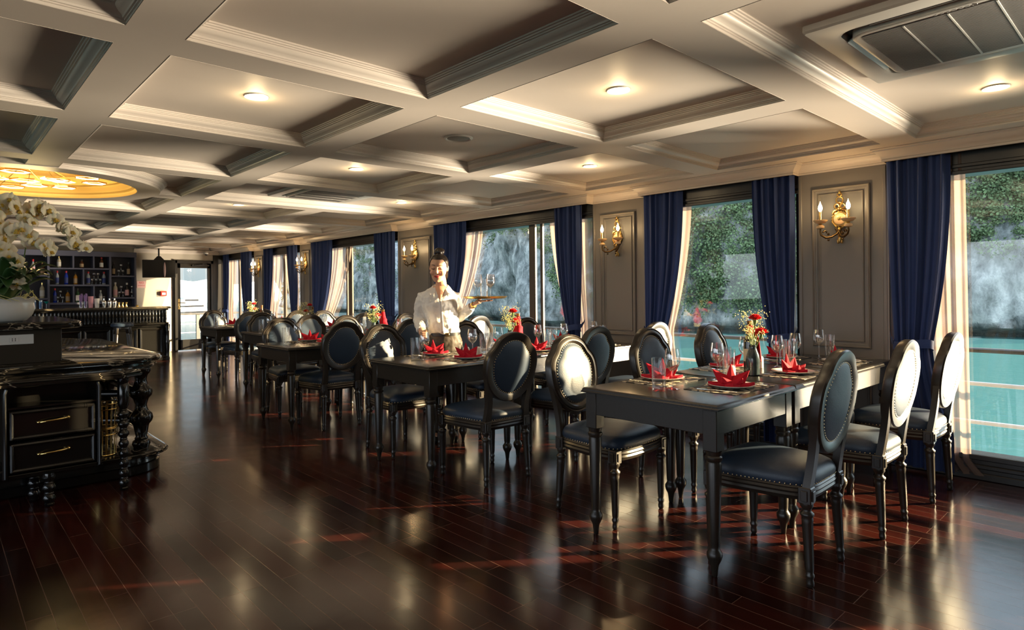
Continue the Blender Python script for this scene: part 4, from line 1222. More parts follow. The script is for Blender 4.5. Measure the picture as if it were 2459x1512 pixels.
# ------------------------------------------------------------------ bar at the end of the room
bar = thing('bar_counter', 'long black bar counter with spindle front and marble top at the end wall', 'bar counter', (0, 13.4, 0))
b = B(); slab(b, [(-2.2, -.06), (3.42, -.06), (3.42, .62), (-2.2, .62)], 1.0, 1.04); b.build('bar_marble', mat('brown_marble', (.09, .075, .055), .15, var=.7, vscale=30), bar, angle=30)
b = B(); b.box(-2.2, 3.36, .06, .56, 0, 1.0); b.box(-2.2, 3.38, -.01, .08, .97, 1.0, .004); b.box(-2.2, 3.38, -.03, .10, .695, .735, .008); b.box(-2.2, 3.38, 0, .1, 0, .09, .01); b.box(-2.2, 3.37, .02, .08, .66, .695)
b.build('bar_body', M['lacquer'], bar, smooth=False)
for k in range(9):
    x = 3.3 - k * .44
    b = B(); b.sweep([(x - .40, .13), (x, .13), (x, .63), (x - .40, .63)], [(0, 0), (0, .02), (.012, .026), (.03, .018), (.045, .008), (.05, 0)], lambda p, h: (p.x, .06 - h, p.y), True)
    b.build('front_panel', M['lacquer'], bar, angle=30)
b = B(); b.lathe([(.012, .735), (.016, .745), (.012, .76), (.020, .80), (.014, .85), (.018, .86), (.012, .87), (.017, .93), (.013, .95), (.015, .97)], 10); spm = b.mesh('spindle', M['lacquer'])
for k in range(62): obj('spindle', spm, bar, (3.34 - k * .0545, .028, 0))
b = B(); b.lathe([(.035, 0), (.04, .04), (.03, .08), (.036, .3), (.042, .36), (.03, .4), (.036, .6), (.045, .66), (.045, .695)], 16, T(3.37, .03, 0)); b.build('end_post', M['lacquer'], bar)

stool = thing('bar_stool', 'round navy-topped bar stool with turned black legs before the bar', 'stool', (2.49, 12.80, 0))
b = B(); b.lathe([(.15, .705), (.172, .715), (.178, .74), (.17, .765), (.14, .782), (.001, .79)], 32); b.build('seat', M['leather'], stool)
b = B(); b.lathe([(.13, .66), (.14, .67), (.14, .705), (.12, .705)], 24); b.build('seat_ring', M['chair_wood'], stool)
for k in range(4):
    a = pi / 4 + k * pi / 2
    b = B(); sh = Matrix(((1, 0, -.10 * cos(a), .10 * cos(a) + .10 * cos(a)), (0, 1, -.10 * sin(a), .2 * sin(a)), (0, 0, 1, 0), (0, 0, 0, 1)))
    b.lathe([(.013, 0), (.018, .02), (.014, .05), (.022, .3), (.018, .32), (.026, .34), (.018, .36), (.024, .56), (.018, .58), (.028, .6), (.028, .69)], 14, sh); b.build('leg', M['chair_wood'], stool)
b = B(); b.tube([(.15 * cos(2 * pi * k / 24), .15 * sin(2 * pi * k / 24), .25) for k in range(24)], .009, 8, closed=True); b.build('foot_ring', M['brass'], stool)

M['shelf'] = mat('navy_grey_shelf', (.085, .09, .14), .45)
M['shelf_back'] = mat('dark_navy_back', (.035, .037, .06), .5)
sh = thing('bar_shelf_unit', 'tall navy pigeonhole shelving full of bottles behind the bar', 'shelf unit', (0, 15.29, 0))
b = B(); D = -.30
b.box(-1.2, 3.19, D, 0, 2.05, 2.155, .004)
for x in (.0, .88, 1.69, 2.715, 3.165): b.box(x - .018, x + .018, D, -.01, .9, 2.06, .002)
b.box(1.7, 2.715, D, -.01, 1.785, 1.815, .002); b.box(1.7, 2.715, D, -.01, 1.45, 1.485, .002); b.box(1.7, 2.715, D, -.01, 1.09, 1.13, .002)
for x, z0, z1 in ((2.09, 1.815, 2.06), (2.43, 1.815, 2.06), (2.255, 1.485, 1.785), (2.09, 1.13, 1.45), (2.43, 1.13, 1.45)): b.box(x - .014, x + .014, D, -.01, z0, z1, .002)
for x0, x1 in ((2.72, 3.165), (.88, 1.69), (0, .88)):
    for z in (1.655, 1.205): b.box(x0, x1, D, -.01, z - .016, z + .016, .002)
b.box(-1.2, 3.18, D - .02, -.01, 0, .9)
b.build('shelf_frame', M['shelf'], sh, smooth=False)
b = B(); b.box(-1.2, 3.165, -.012, 0, .9, 2.06); b.build('back_panel', M['shelf_back'], sh, smooth=False)

def glassy(name, col, rough=.06): return mat(name, col, rough, spec=.7)
BC = {'clear': glassy('pale_clear_bottle', (.32, .36, .40)), 'blue': glassy('blue_bottle', (.01, .04, .42)), 'amber': glassy('amber_bottle', (.50, .22, .02)), 'dark': glassy('dark_bottle', (.015, .012, .012)), 'brown': glassy('brown_bottle', (.10, .035, .012)), 'cream': glassy('cream_bottle', (.62, .55, .40)), 'green': glassy('green_bottle', (.02, .08, .03))}
LB = {'white': mat('white_paper_label', (.75, .72, .68), .6), 'tan': mat('tan_paper_label', (.45, .33, .2), .6), 'pink': mat('pink_paper_label', (.75, .42, .42), .6), 'navy': mat('navy_paper_label', (.03, .05, .2), .6)}
CPm = {'red': mat('red_cap', (.5, .02, .03), .35), 'gold': M['gold'], 'black': M['dark_plastic'], 'white': M['white_plastic']}
def bottle(x, y, z, h, r, col, labl, cap, text, sh_=.62):
    t = thing('liquor_bottle', text, 'bottle', (x, y, z), group='bottles behind the bar')
    b = B(); n = .30 * r + .004
    b.lathe([(r * .9, 0), (r, .005), (r, h * sh_), (r * .8, h * (sh_ + .08)), (n, h * (sh_ + .18)), (n, h * .93), (.001, h * .93)], 16, cap1=False); b.build('bottle_body', BC[col], t)
    b = B(); b.lathe([(r * 1.015, h * .12), (r * 1.015, h * sh_ * .82)], 16, cap0=False, cap1=False); b.build('bottle_label', LB[labl], t)
    b = B(); b.lathe([(n * 1.25, h * .86), (n * 1.25, h), (.001, h)], 10, cap0=False, cap1=False); b.build('cap', CPm[cap], t)
yb = 15.10
for a in [(1.87, 1.815, .225, .034, 'cream', 'white', 'gold', 'cream bottle with gold top, first cell of the top shelf row'),
          (2.24, 1.815, .17, .036, 'brown', 'tan', 'black', 'squat brown bottle, middle cell of the top shelf row'),
          (2.58, 1.815, .225, .036, 'brown', 'white', 'red', 'whisky bottle with white label, third cell of the top shelf row'),
          (1.84, 1.485, .27, .028, 'clear', 'navy', 'red', 'slim clear bottle with red cap, middle shelf row, beside a blue bottle'),
          (1.985, 1.485, .27, .033, 'blue', 'navy', 'red', 'blue bottle with red cap on the middle shelf row'),
          (2.14, 1.485, .24, .036, 'amber', 'tan', 'black', 'amber yellow bottle on the middle shelf row'),
          (2.35, 1.485, .26, .034, 'clear', 'navy', 'red', 'clear bottle left of the stacked glasses, middle shelf row'),
          (2.62, 1.485, .26, .034, 'clear', 'navy', 'red', 'clear bottle right of the stacked glasses, middle shelf row'),
          (1.80, 1.13, .28, .030, 'blue', 'navy', 'red', 'blue bottle with red cap on the lowest shelf row'),
          (2.01, 1.13, .24, .038, 'amber', 'tan', 'black', 'round amber bottle on the lowest shelf row'),
          (2.17, 1.13, .28, .032, 'green', 'white', 'black', 'dark green bottle with white label, lowest shelf row'),
          (2.56, 1.13, .24, .03, 'clear', 'white', 'white', 'clear bottle with white label behind the cocktail shakers'),
          (2.79, 1.671, .28, .030, 'dark', 'tan', 'black', 'dark wine bottle at left of the upper right-hand shelf cell'),
          (3.06, 1.671, .28, .030, 'dark', 'tan', 'black', 'dark wine bottle at right of the upper right-hand shelf cell'),
          (2.82, 1.221, .31, .040, 'cream', 'pink', 'white', 'pale bottle with pink label, lower right-hand shelf cell'),
          (3.03, 1.221, .30, .036, 'dark', 'pink', 'white', 'dark bottle with pale pink label, lower right-hand shelf cell'),
          (1.46, 1.671, .30, .034, 'clear', 'pink', 'red', 'clear bottle with red cap beside the orchid sprays'),
          (1.61, 1.671, .26, .038, 'brown', 'tan', 'gold', 'brown decanter bottle just beyond the orchid sprays'),
          (1.60, 1.221, .30, .04, 'cream', 'white', 'gold', 'cream bottle low behind the orchid leaves')]:
    bottle(a[0], yb, a[1] + .0005, *a[2:])
b = B(); b.lathe([(.026, 0), (.026, .003), (.006, .01), (.005, .05), (.02, .06), (.034, .085), (.03, .115), (.028, .115), (.031, .085), (.001, .06)], 14, cap1=False); gm = b.mesh('stem_glass', M['glass'])
gi = 0
for cx, z, cell, spots in ((2.485, 1.485, 'middle shelf row', ((-.07, 0), (0, 0), (.07, 0), (-.035, .118), (.035, .118))), (1.90, 1.13, 'lowest shelf row', ((-.05, 0), (.025, 0), (-.01, .118))), (2.925, 1.671, 'upper right-hand shelf cell', ((-.04, 0), (.035, 0), (0, .118))), (2.925, 1.221, 'lower right-hand shelf cell', ((-.035, 0), (.035, 0), (0, .118))), (3.12, 1.221, 'right end of lower right-hand shelf cell', ((0, 0), (0, .118))), (2.50, 1.13, 'lowest shelf row, right cell', ((-.05, 0), (.12, 0))), (1.55, 1.671, 'shelf cell beside the orchids', ((0, 0),))):
    for k, (dx, dz) in enumerate(spots):
        o = obj('stem_glass', gm, None, (cx + dx, yb + (.0 if dz else .01 * (k % 2)), z + .0008 + dz))
        tag(o, 'small stemmed glass %s the %s' % ('stacked on top in' if dz else 'number %d standing in' % (k + 1), cell), 'glass', 'glasses on the bar shelves')
ORD = ['first', 'second', 'third', 'fourth', 'fifth']
for o in C.objects:
    if o.get('group') == 'glasses on the bar shelves' and 'number' in o['label']:
        k = int(o['label'].split('number ')[1][0]); o['label'] = o['label'].replace('number %d standing' % k, 'standing %s from left' % ORD[k - 1])
yt = 13.62; zt = 1.0405
M['straw'] = mat('purple_straw', (.42, .25, .62), .4); M['pinkcup'] = mat('pink_paper', (.75, .36, .42), .6)
for i, x in enumerate((2.005, 2.075)):
    t = thing('straw_holder', 'clear holder of purple straws on the bar, ' + ('left' if i == 0 else 'right') + ' of the pair', 'straw holder', (x, yt, zt), group='straw holders')
    b = B(); b.lathe([(.03, 0), (.033, .12), (.031, .12), (.028, .004), (.001, .004)], 16, cap1=False); b.build('cup', M['glass'], t)
    for k in range(14):
        a = k * 2.4; q = .022 * sqrt(k / 14); b = B(); b.tube([(q * cos(a) * .5, q * sin(a) * .5, .006), (q * 1.5 * cos(a), q * 1.5 * sin(a), .22 + .02 * (k % 3))], .0035, 5); b.build('straw', M['straw'], t)
b = B(); b.lathe([(.035, 0), (.045, .21), (.042, .21), (.001, .2)], 20, cap1=False); tag(b.build('pink_cup_stack', M['pinkcup'], loc=(2.155, yt, zt)), 'tall stack of pink paper cups on the bar beside straws', 'cup stack')
b = B(); b.lathe([(.034, 0), (.042, .17), (.039, .17), (.001, .16)], 20, cap1=False); tag(b.build('cream_cup_stack', M['china'], loc=(2.25, yt, zt)), 'stack of cream cups on the bar beside the pink stack', 'cup stack')
b = B(); b.lathe([(.026, 0), (.034, .08), (.036, .11), (.026, .125), (.014, .135), (.014, .165), (.001, .168)], 20, cap1=False); sm_ = b.mesh('cocktail_shaker', M['steel'])
for i, x in enumerate((2.36, 2.45, 2.53)):
    tag(obj('cocktail_shaker', sm_, None, (x, yt, zt)), 'steel cocktail shaker on the bar, %s of three from the cups' % ORD[i], 'shaker', 'cocktail shakers')
b = B(); b.lathe([(.024, 0), (.010, .05), (.020, .09), (.018, .09), (.001, .05)], 16, cap1=False); jm = b.mesh('jigger', M['gold'])
for i, x in enumerate((2.60, 2.66, 2.72)):
    tag(obj('jigger', jm, None, (x, yt, zt)), 'gilt jigger on the bar, %s of three past the shakers' % ORD[i], 'jigger', 'bar jiggers')
b = B(); b.lathe([(.02, 0), (.028, .02), (.018, .035), (.001, .038)], 16, cap1=False); tag(b.build('bar_bell', M['gold'], loc=(2.90, yt, zt)), 'small gilt bell on the bar right of the jiggers', 'bell')
M['teal'] = mat('teal_cocktail', (.0, .42, .42), .1); M['bluedrink'] = mat('blue_cocktail', (.02, .10, .35), .1)
t = thing('martini_glass', 'martini glass of turquoise cocktail at the bar beyond the orchids', 'cocktail glass', (1.50, yt, zt))
b = B(); b.lathe([(.03, 0), (.004, .006), (.004, .08), (.055, .135)], 20, cap1=False); b.build('glass_bowl', M['glass'], t)
b = B(); b.lathe([(.001, .084), (.046, .128), (.001, .128)], 20, cap1=False); b.build('drink', M['teal'], t)
for i, (x, lb) in enumerate(((1.33, 'tall blue cocktail glass left of the turquoise martini'), (1.42, 'tall blue cocktail glass directly beside the turquoise martini'))):
    t = thing('highball_glass', lb, 'cocktail glass', (x, yt, zt), group='blue cocktails')
    b = B(); b.lathe([(.027, 0), (.03, .15), (.028, .15), (.025, .004), (.001, .004)], 18, cap1=False); b.build('glass_bowl', M['glass'], t)
    b = B(); b.lathe([(.0255, .004), (.0275, .12), (.001, .12)], 18, cap1=False); b.build('drink', M['bluedrink'], t)

# television, notices
tv = thing('wall_television', 'dark flat television hung from the ceiling beside the glazed door', 'television', (3.60, 14.95, 1.82), -.12)
b = B(); b.box(-.31, .31, -.03, .03, -.19, .19, .008); b.build('casing', M['dark_plastic'], tv, smooth=False)
b = B(); b.box(-.295, .295, -.032, -.0305, -.172, .175); b.build('screen', mat('dark_screen', (.012, .013, .016), .12), tv, smooth=False)
b = B(); b.box(-.05, .05, .0, .05, .19, .24, .01); b.rings([[(-.10, -.02, .19), (.10, -.02, .19), (.10, .05, .19), (-.10, .05, .19)], [(-.03, 0, .27), (.03, 0, .27), (.03, .04, .27), (-.03, .04, .27)]]); b.tube([(0, .02, .25), (0, .02, .44)], .016, 8); b.build('ceiling_bracket', M['dark_plastic'], tv)
b = B(); b.ball((.10, -.05, -.02), (.022, .016, .16), 12, 10); tag(b.build('pale_fan_light', mat('pale_pink_plastic', (.72, .5, .48), .4), tv), 'pale rounded upright piece before the screen')
sg = thing('notice', 'small pink no smoking notice on the cream end wall', 'sign', (3.34, 15.295, 1.49))
b = B(); b.box(-.085, .085, -.003, 0, -.075, .075); b.build('board', mat('pink_notice', (.80, .50, .47), .5), sg, smooth=False)
def text(s, size, loc, parent, m, rot=(pi / 2, 0, 0), ex=.0006, name='lettering'):
    c = bpy.data.curves.new(name, 'FONT'); c.body = s; c.size = size; c.align_x = 'CENTER'; c.align_y = 'CENTER'; c.extrude = ex
    c.materials.append(m); o = bpy.data.objects.new(name, c); C.objects.link(o); bpy.context.view_layer.update()
    me = bpy.data.meshes.new_from_object(o.evaluated_get(bpy.context.evaluated_depsgraph_get())); bpy.data.objects.remove(o); me.name = name; o = bpy.data.objects.new(name, me); C.objects.link(o); o.parent = parent; o.location = loc; o.rotation_euler = rot; return o
M['redink'] = mat('red_ink', (.62, .05, .06), .5)
text('NO', .06, (0, -.0035, .035), sg, M['redink']); text('SMOKING', .030, (0, -.0035, -.025), sg, M['redink'])
fc = thing('fire_call_point', 'small red fire call point on the end wall by the door', 'call point', (3.76, 15.295, 1.29))
b = B(); b.box(-.06, .06, -.055, 0, -.055, .055, .008); b.build('casing', mat('fire_red', (.65, .03, .025), .4), fc, smooth=False)
b = B(); b.box(-.035, .035, -.057, -.055, -.03, .02, .001); b.build('press_panel', M['white_plastic'], fc, smooth=False)
# ------------------------------------------------------------------ wall sconces
def point(name, loc, energy, col, rad, parent=None):
    L = bpy.data.lights.new(name, 'POINT'); L.energy = energy; L.color = col; L.shadow_soft_size = rad
    o = bpy.data.objects.new(name, L); C.objects.link(o); o.location = loc
    if parent: o.parent = parent
    return o
def make_sconce():
    t = thing('wall_sconce', 'x', 'wall lamp', group='two-candle brass wall sconces')
    b = MB()
    rot = RX(pi / 2)
    # back plate: stacked openwork scrolls, a medallion rim, a long leafy tail
    def ringxy(cx, cz, r, q, y=-.012, n=20, a0=0, a1=2 * pi):
        b.tube([(cx + r * cos(lerp(a0, a1, k / n)), y, cz + r * sin(lerp(a0, a1, k / n))) for k in range(n + 1)], q, 7)
    ringxy(0, .140, .024, .006); ringxy(-.021, .095, .017, .006); ringxy(.021, .095, .017, .006); ringxy(0, .112, .012, .005)
    for s in (-1, 1):
        b.tube([(0, -.01, .165), (s * .016, -.014, .178), (s * .010, -.012, .19), (0, -.01, .196)], [.006, .007, .005, .004], 7)
        b.tube([(s * .010, -.012, .07), (s * .040, -.012, .062), (s * .050, -.012, .040), (s * .038, -.012, .03)], [.006, .009, .007, .004], 7)
        b.tube([(s * .045, -.01, .02), (s * .055, -.01, -.02), (s * .030, -.012, -.055), (0, -.014, -.075)], [.005, .007, .008, .008], 7)
    b.ball((0, -.012, .20), (.009, .009, .014), 8, 6); b.ball((0, -.014, .075), (.02, .012, .014), 10, 6)
    b.lathe([(.056, -.006), (.060, .004), (.056, .012), (.047, .014)], 28, T(0, 0, 0) @ rot, cap0=False, cap1=False)
    b.lathe([(.058, 0), (.05, .004), (.001, .006)], 28, rot, cap1=False)
    b.ball((0, -.02, -.10), (.018, .014, .038), 10, 8); b.ball((0, -.016, -.155), (.013, .011, .030), 10, 8); b.ball((-.014, -.012, -.17), (.008, .008, .02), 8, 6); b.ball((.014, -.012, -.17), (.008, .008, .02), 8, 6)
    for k in range(18):
        a = 2 * pi * k / 18; b.ball((.058 * cos(a), -.010, .058 * sin(a)), .0055, 6, 4)
    b.build('back_plate', M['brass'], t, angle=50)
    b = MB(); b.lathe([(.047, .006), (.044, .014), (.03, .021), (.001, .024)], 28, rot, cap1=False); m_ = b.build('medallion', M['alabaster'], t)
    b = MB(); b.ball((0, -.026, 0), .008, 8, 6)
    for k in range(6): a = k * pi / 3; b.ball((.011 * cos(a), -.024, .011 * sin(a)), .005, 6, 4)
    b.build('rosette', M['brass'], m_)
    for s in (-1, 1):
        b = MB(); tip = Vector((s * .098, -.125, -.075)); 
        pts = [(0, -.018, -.08), (s * .012, -.045, -.115), (s * .035, -.085, -.140), (s * .065, -.115, -.145), (s * .092, -.125, -.125), (s * .100, -.125, -.10), tuple(tip)]
        b.tube(pts, [.009, .009, .0085, .0085, .008, .007, .006], 9)
        b.tube([(s * .085, -.12, -.105), (s * .072, -.108, -.092), (s * .062, -.098, -.10), (s * .066, -.102, -.112)], [.007, .006, .005, .003], 8)
        b.tube([(s * .010, -.035, -.10), (s * .022, -.04, -.075), (s * .014, -.032, -.06), (s * .004, -.026, -.066)], [.007, .006, .005, .003], 8)
        b.ball((s * .05, -.10, -.162), .009, 8, 6); b.ball((s * .05, -.10, -.118), .010, 8, 6)
        arm = b.build('arm', M['dark_bronze'], t)
        X, Y = s * .098, -.125
        b = MB(); b.lathe([(.007, -.078), (.026, -.072), (.029, -.063), (.026, -.054), (.010, -.048)], 20, T(X, Y, 0)); b.lathe([(.010, -.040), (.034, -.032), (.050, -.018), (.051, -.012), (.046, -.011), (.02, -.016), (.008, -.016)], 28, T(X, Y, 0)); b.build('drip_pan', M['alabaster'], arm, angle=50)
        b = MB(); b.lathe([(.009, -.048), (.013, -.044), (.009, -.04)], 14, T(X, Y, 0)); b.lathe([(.0135, -.014), (.0105, -.008), (.0105, .052), (.001, .053)], 16, T(X, Y, 0), cap1=False); b.build('candle_tube', M['gold'], arm)
        b = MB(); b.lathe([(.006, .053), (.0135, .066), (.0155, .078), (.013, .094), (.006, .109), (.0015, .124), (.0005, .13)], 14, T(X, Y, 0)); b.build('flame_bulb', M['bulb'], arm)
    return t
sc = make_sconce()
SLAB = ['right of the carnation window', 'between the green hillside window and the tray window', 'left of the waitress\'s head', 'second from the end door', 'first from the end door']
SY = [(1.45 + 2.08) / 2, (3.53 + 4.18) / 2, (6.94 + 7.88) / 2, (10.68 + 11.2) / 2, (12.85 + 13.45) / 2]
for i, y in enumerate(SY):
    place(sc, USED, (XW - .0085, y, 1.80), -pi / 2, 'brass sconce with two candle bulbs ' + SLAB[i])
    for s in (-1, 1):
        point('candle_light', (XW - .155, y - s * .098, 1.885), 1.1, (1, .62, .28), .012)

# recessed ceiling lights, speaker, cassettes, smoke dome ------------------------
def make_down():
    t = thing('ceiling_light', 'x', 'ceiling light', group='round lit ceiling lights')
    b = MB(); b.lathe([(.048, .004), (.05, -.003), (.060, -.006), (.062, 0)], 36, cap0=False, cap1=False); b.build('trim_ring', M['white_plastic'], t)
    b = MB(); b.lathe([(.001, -.001), (.049, -.001)], 36, cap0=False, cap1=False); b.build('lens', M['downlight'], t)
    return t
dn = make_down()
DL = [(1.285, 3.37, 'in the coffer at left, left of the speaker'), (2.66, 2.02, 'in the coffer between speaker and large cassette'), (4.13, .67, 'beside the large ceiling cassette'), (2.67, 4.80, 'in the coffer just before the small cassette'), (4.10, 3.42, 'above the window side of the waitress\'s table'), (2.69, 7.64, 'in the coffer beyond the small cassette'), (4.08, 6.28, 'beside the small ceiling cassette'), (4.1, 9.0, 'far over the fourth table')]
for x, y, l in DL:
    place(dn, USED, (x, y, PAN - .001), 0, 'lit round recessed light ' + l)
    point('downlight_glow', (x, y, PAN - .05), 0.9, (1, .72, .38), .04)
spk = thing('ceiling_speaker', 'round white ceiling speaker in a middle coffer', 'speaker', (2.66, 3.38, PAN))
b = MB(); b.lathe([(.078, 0), (.098, 0), (.098, -.006), (.088, -.011), (.078, -.006)], 40, cap0=False, cap1=False); b.build('rim', M['white_plastic'], spk)
b = MB(); b.lathe([(.001, -.012), (.05, -.011), (.078, -.005)], 40, cap0=False, cap1=False); b.build('mesh_cover', mat('speaker_mesh', (.19, .19, .18), .6), spk)
def rr(w, h, r, n=8):
    return [(sx * (w - r) + r * cos(a0 + pi / 2 * k / n), sy * (h - r) + r * sin(a0 + pi / 2 * k / n)) for sx, sy, a0 in ((1, 1, 0), (-1, 1, pi / 2), (-1, -1, pi), (1, -1, 1.5 * pi)) for k in range(n + 1)]
def cassette(lab, x, y, hw):
    t = thing('air_conditioner', lab, 'air conditioner', (x, y, PAN), group='ceiling cassette air conditioners')
    k = hw / .45
    b = MB()
    A, Bo = rr(.45, .45, .015), rr(.355, .355, .07)
    b.rings([[(p[0], p[1], 0) for p in A], [(p[0], p[1], -.022) for p in A], [(p[0] * .985, p[1] * .985, -.030) for p in A], [(p[0] * 1.0, p[1] * 1.0, -.034) for p in rr(.375, .375, .085)], [(p[0], p[1], -.030) for p in Bo], [(p[0], p[1], .0) for p in Bo]], cap0=False, cap1=False, M=Matrix.Scale(k, 4))
    b.build('frame', M['white_plastic'], t, angle=35)
    b = MB(); b.box(-.35 * k, .35 * k, -.35 * k, .35 * k, -.004, -.001); b.build('dark_well', M['dark_plastic'], t, smooth=False)
    b = MB()
    b.rings([[(p[0], p[1], -.012) for p in rr(.322, .322, .06)], [(p[0], p[1], -.042) for p in rr(.322, .322, .06)], [(p[0], p[1], -.046) for p in rr(.310, .310, .05)], [(p[0], p[1], -.042) for p in rr(.292, .292, .04)]], cap0=False, cap1=True, M=Matrix.Scale(k, 4)); b.build('centre_panel', M['white_plastic'], t, angle=35)
    b = MB()
    n = 52
    for j in range(n):
        yy = -.28 + .56 * j / (n - 1); b.box((yy - .0028) * k, (yy + .0028) * k, -.285 * k, .285 * k, -.046 * k, -.042 * k)
    g = b.build('intake_grille', M['grey_plastic'], t, smooth=False)
    b = MB()
    for q in (-.142, 0, .142): b.box(-.285 * k, .285 * k, (q - .0035) * k, (q + .0035) * k, -.049 * k, -.044 * k, .001)
    b.build('grille_bar', M['white_plastic'], g, smooth=False)
    for i in range(4):
        b = MB(); R_ = RZ(i * pi / 2)
        b.rings([[(-.23, .305, -.022), (.23, .305, -.022)][0:1] * 0 + [(xx, yy, zz) for yy, zz in ((.326, -.018), (.352, -.034), (.354, -.031), (.329, -.014))] for xx in (-.235, .235)], M=Matrix.Scale(k, 4) @ R_)
        b.build('louvre_flap', M['white_plastic'], t, smooth=False)
    return t
ac1 = cassette('large white ceiling cassette air conditioner over the right-hand windows', 3.04, .585, .46)
b = MB(); X0 = -.301 * .46 / .45
b.tube([(X0 + .007 * cos(2 * pi * k / 12), -.085 + .007 * sin(2 * pi * k / 12), -.0472) for k in range(12)], .0014, 5, closed=True)
for k, w in enumerate((.013, .012, .014, .010, .009, .009)): b.box(X0 - .004, X0 + .004, -.070 + k * .020, -.070 + k * .020 + w, -.0476, -.0466)
b.build('maker_mark', M['grey_plastic'], ac1, smooth=False)
ac2 = cassette('small-looking ceiling cassette air conditioner over the third table', 3.06, 6.13, .45)
cm = thing('security_camera', 'small dark dome camera at the crown moulding above the end door', 'camera', (4.62, 15.18, 2.19))
b = MB(); b.lathe([(.05, .02), (.05, -.0), (.046, -.012), (.03, -.012)], 20); b.build('mount', M['white_plastic'], cm)
b = MB(); b.ball((0, -.01, -.012), .034, 14, 8); b.build('dome', M['dark_plastic'], cm)

# chandelier --------------------------------------------------------------
ch = thing('chandelier', 'gold chandelier of lit hexagon frames in the round golden ceiling recess', 'chandelier', (RC.x, RC.y, SOF + .19))
b = MB(); b.lathe([(.30, 0), (.30, -.03), (.29, -.034), (.001, -.034)], 40, cap1=False); b.build('canopy', M['gold'], ch)
rn = random.Random(4)
hexes = [(0, 0, .105, -.16)] + [(.28 * cos(a), .28 * sin(a), .10, -.13 - .03 * (k % 2)) for k, a in enumerate([pi / 3 * j + .2 for j in range(6)])] + [(.52 * cos(a), .52 * sin(a), .095, -.12 - .035 * (k % 3) / 2) for k, a in enumerate([pi / 4 * j + .1 for j in range(8)])]
for i, (x, y, r, z) in enumerate(hexes):
    hp = [(x + r * cos(pi / 3 * k + i), y + r * sin(pi / 3 * k + i)) for k in range(6)]
    b = MB(); b.sweep(hp, [(0, -.005), (-.005, -.005), (-.005, .008), (.004, .008), (.004, .005), (0, .005)], lambda p, h: (p.x, p.y, z + h), True, loop_prof=True)
    f = b.build('hexagon_frame', M['brass'], ch, angle=30)
    b = MB(); b.sweep(hp, [(.001, -.005), (.014, -.004), (.014, .003), (.001, .003)], lambda p, h: (p.x, p.y, z + h), True, loop_prof=True); b.build('light_strip', M['led'], f, angle=30)
    b = MB(); b.tube([(hp[0][0], hp[0][1], z + .01), (x * .6, y * .6, -.03)], .003, 6); b.build('hanger', M['brass'], f)
point('chandelier_glow', (RC.x, RC.y, SOF + .04), 30, (1, .72, .32), .25)
# ------------------------------------------------------------------ the waitress
PX, PY, PR = 3.29, 4.41, radians(-36.6)
M['skin'] = mat('skin', (.66, .37, .24), .48, sub=.12, var=.05)
M['hair'] = mat('dark_hair', (.018, .010, .007), .38, bump=.25, bscale=120, stretch=(1, 1, .2))
M['shirt'] = mat('white_shirt_cloth', (.80, .77, .73), .75, bump=.12, bscale=35, sheen=.2)
M['trouser'] = mat('dark_brown_cloth', (.045, .030, .018), .6, bump=.1, bscale=200)
M['lip'] = mat('red_lips', (.52, .045, .045), .4)
M['brow'] = mat('brow_lash', (.02, .012, .009), .6)
person = thing('person', 'woman in white shirt and dark trousers, hair in a bun, holding a tray', 'person', (PX, PY, 0), PR)
def V3(*a): return Vector(a)
# head frame: looking down and a little to her right
HC = V3(-.040, -.035, 1.488)
HM = Matrix.Translation(HC) @ Matrix.Rotation(radians(-10), 4, 'Z') @ Matrix.Rotation(radians(4), 4, 'Y') @ Matrix.Rotation(radians(15), 4, 'X') @ Matrix.Diagonal((1.07, 1.03, 1.0, 1))
HP = [(-.117, .014, -.074, -.050), (-.110, .028, -.085, -.036), (-.096, .041, -.087, -.008), (-.076, .051, -.0855, .018), (-.052, .059, -.085, .042), (-.028, .0645, -.084, .062), (-.004, .068, -.082, .076), (.022, .0705, -.0845, .086), (.050, .0695, -.081, .087), (.076, .063, -.069, .078), (.098, .049, -.048, .060), (.111, .030, -.028, .038), (.117, .010, -.008, .012)]
def head_ring(z, w, yf, yb, n=36, grow=0.0):
    r = []
    yc = (yf + yb) * .42
    for k in range(n):
        t = 2 * pi * k / n; c, s = cos(t), sin(t)
        x = (w + grow) * c * (1.0)
        y = yc + ((yb - yc + grow) if s > 0 else (yc - yf + grow)) * s
        if s < 0 and abs(z - .012) < .03:      # eye sockets
            y += .0065 * exp(-((abs(x) - .030) / .014) ** 2) * exp(-((z - .010) / .013) ** 2)
        r.append((x, y, z))
    return r
def interp_head(z):
    for a, b_ in zip(HP, HP[1:]):
        if a[0] <= z <= b_[0]:
            f = (z - a[0]) / (b_[0] - a[0]); return tuple(lerp(a[i], b_[i], f) for i in range(4))
    return HP[-1]
b = MB()
b.rings([head_ring(*interp_head(-.117 + .234 * i / 40)) for i in range(41)], M=HM)
b.tube([(0, -.080, .022), (0, -.090, .0), (0, -.101, -.020), (0, -.096, -.030)], [.0075, .0085, .0115, .008], 10, M=HM)
for s in (-1, 1):
    b.ball((s * .0085, -.092, -.026), .0075, 8, 6, M=HM)
    b.ball((s * .071, .005, -.004), (.009, .017, .030), 10, 8, M=HM)
    b.ball((s * .030, -.0755, .010), (.0145, .012, .010), 10, 8, M=HM)      # lowered lids
    b.ball((s * .036, -.066, -.032), (.024, .020, .024), 10, 8, M=HM)
b.ball((0, -.081, -.060), (.021, .010, .013), 10, 8, M=HM)
b.ball((0, -.078, -.100), (.017, .012, .013), 10, 8, M=HM)
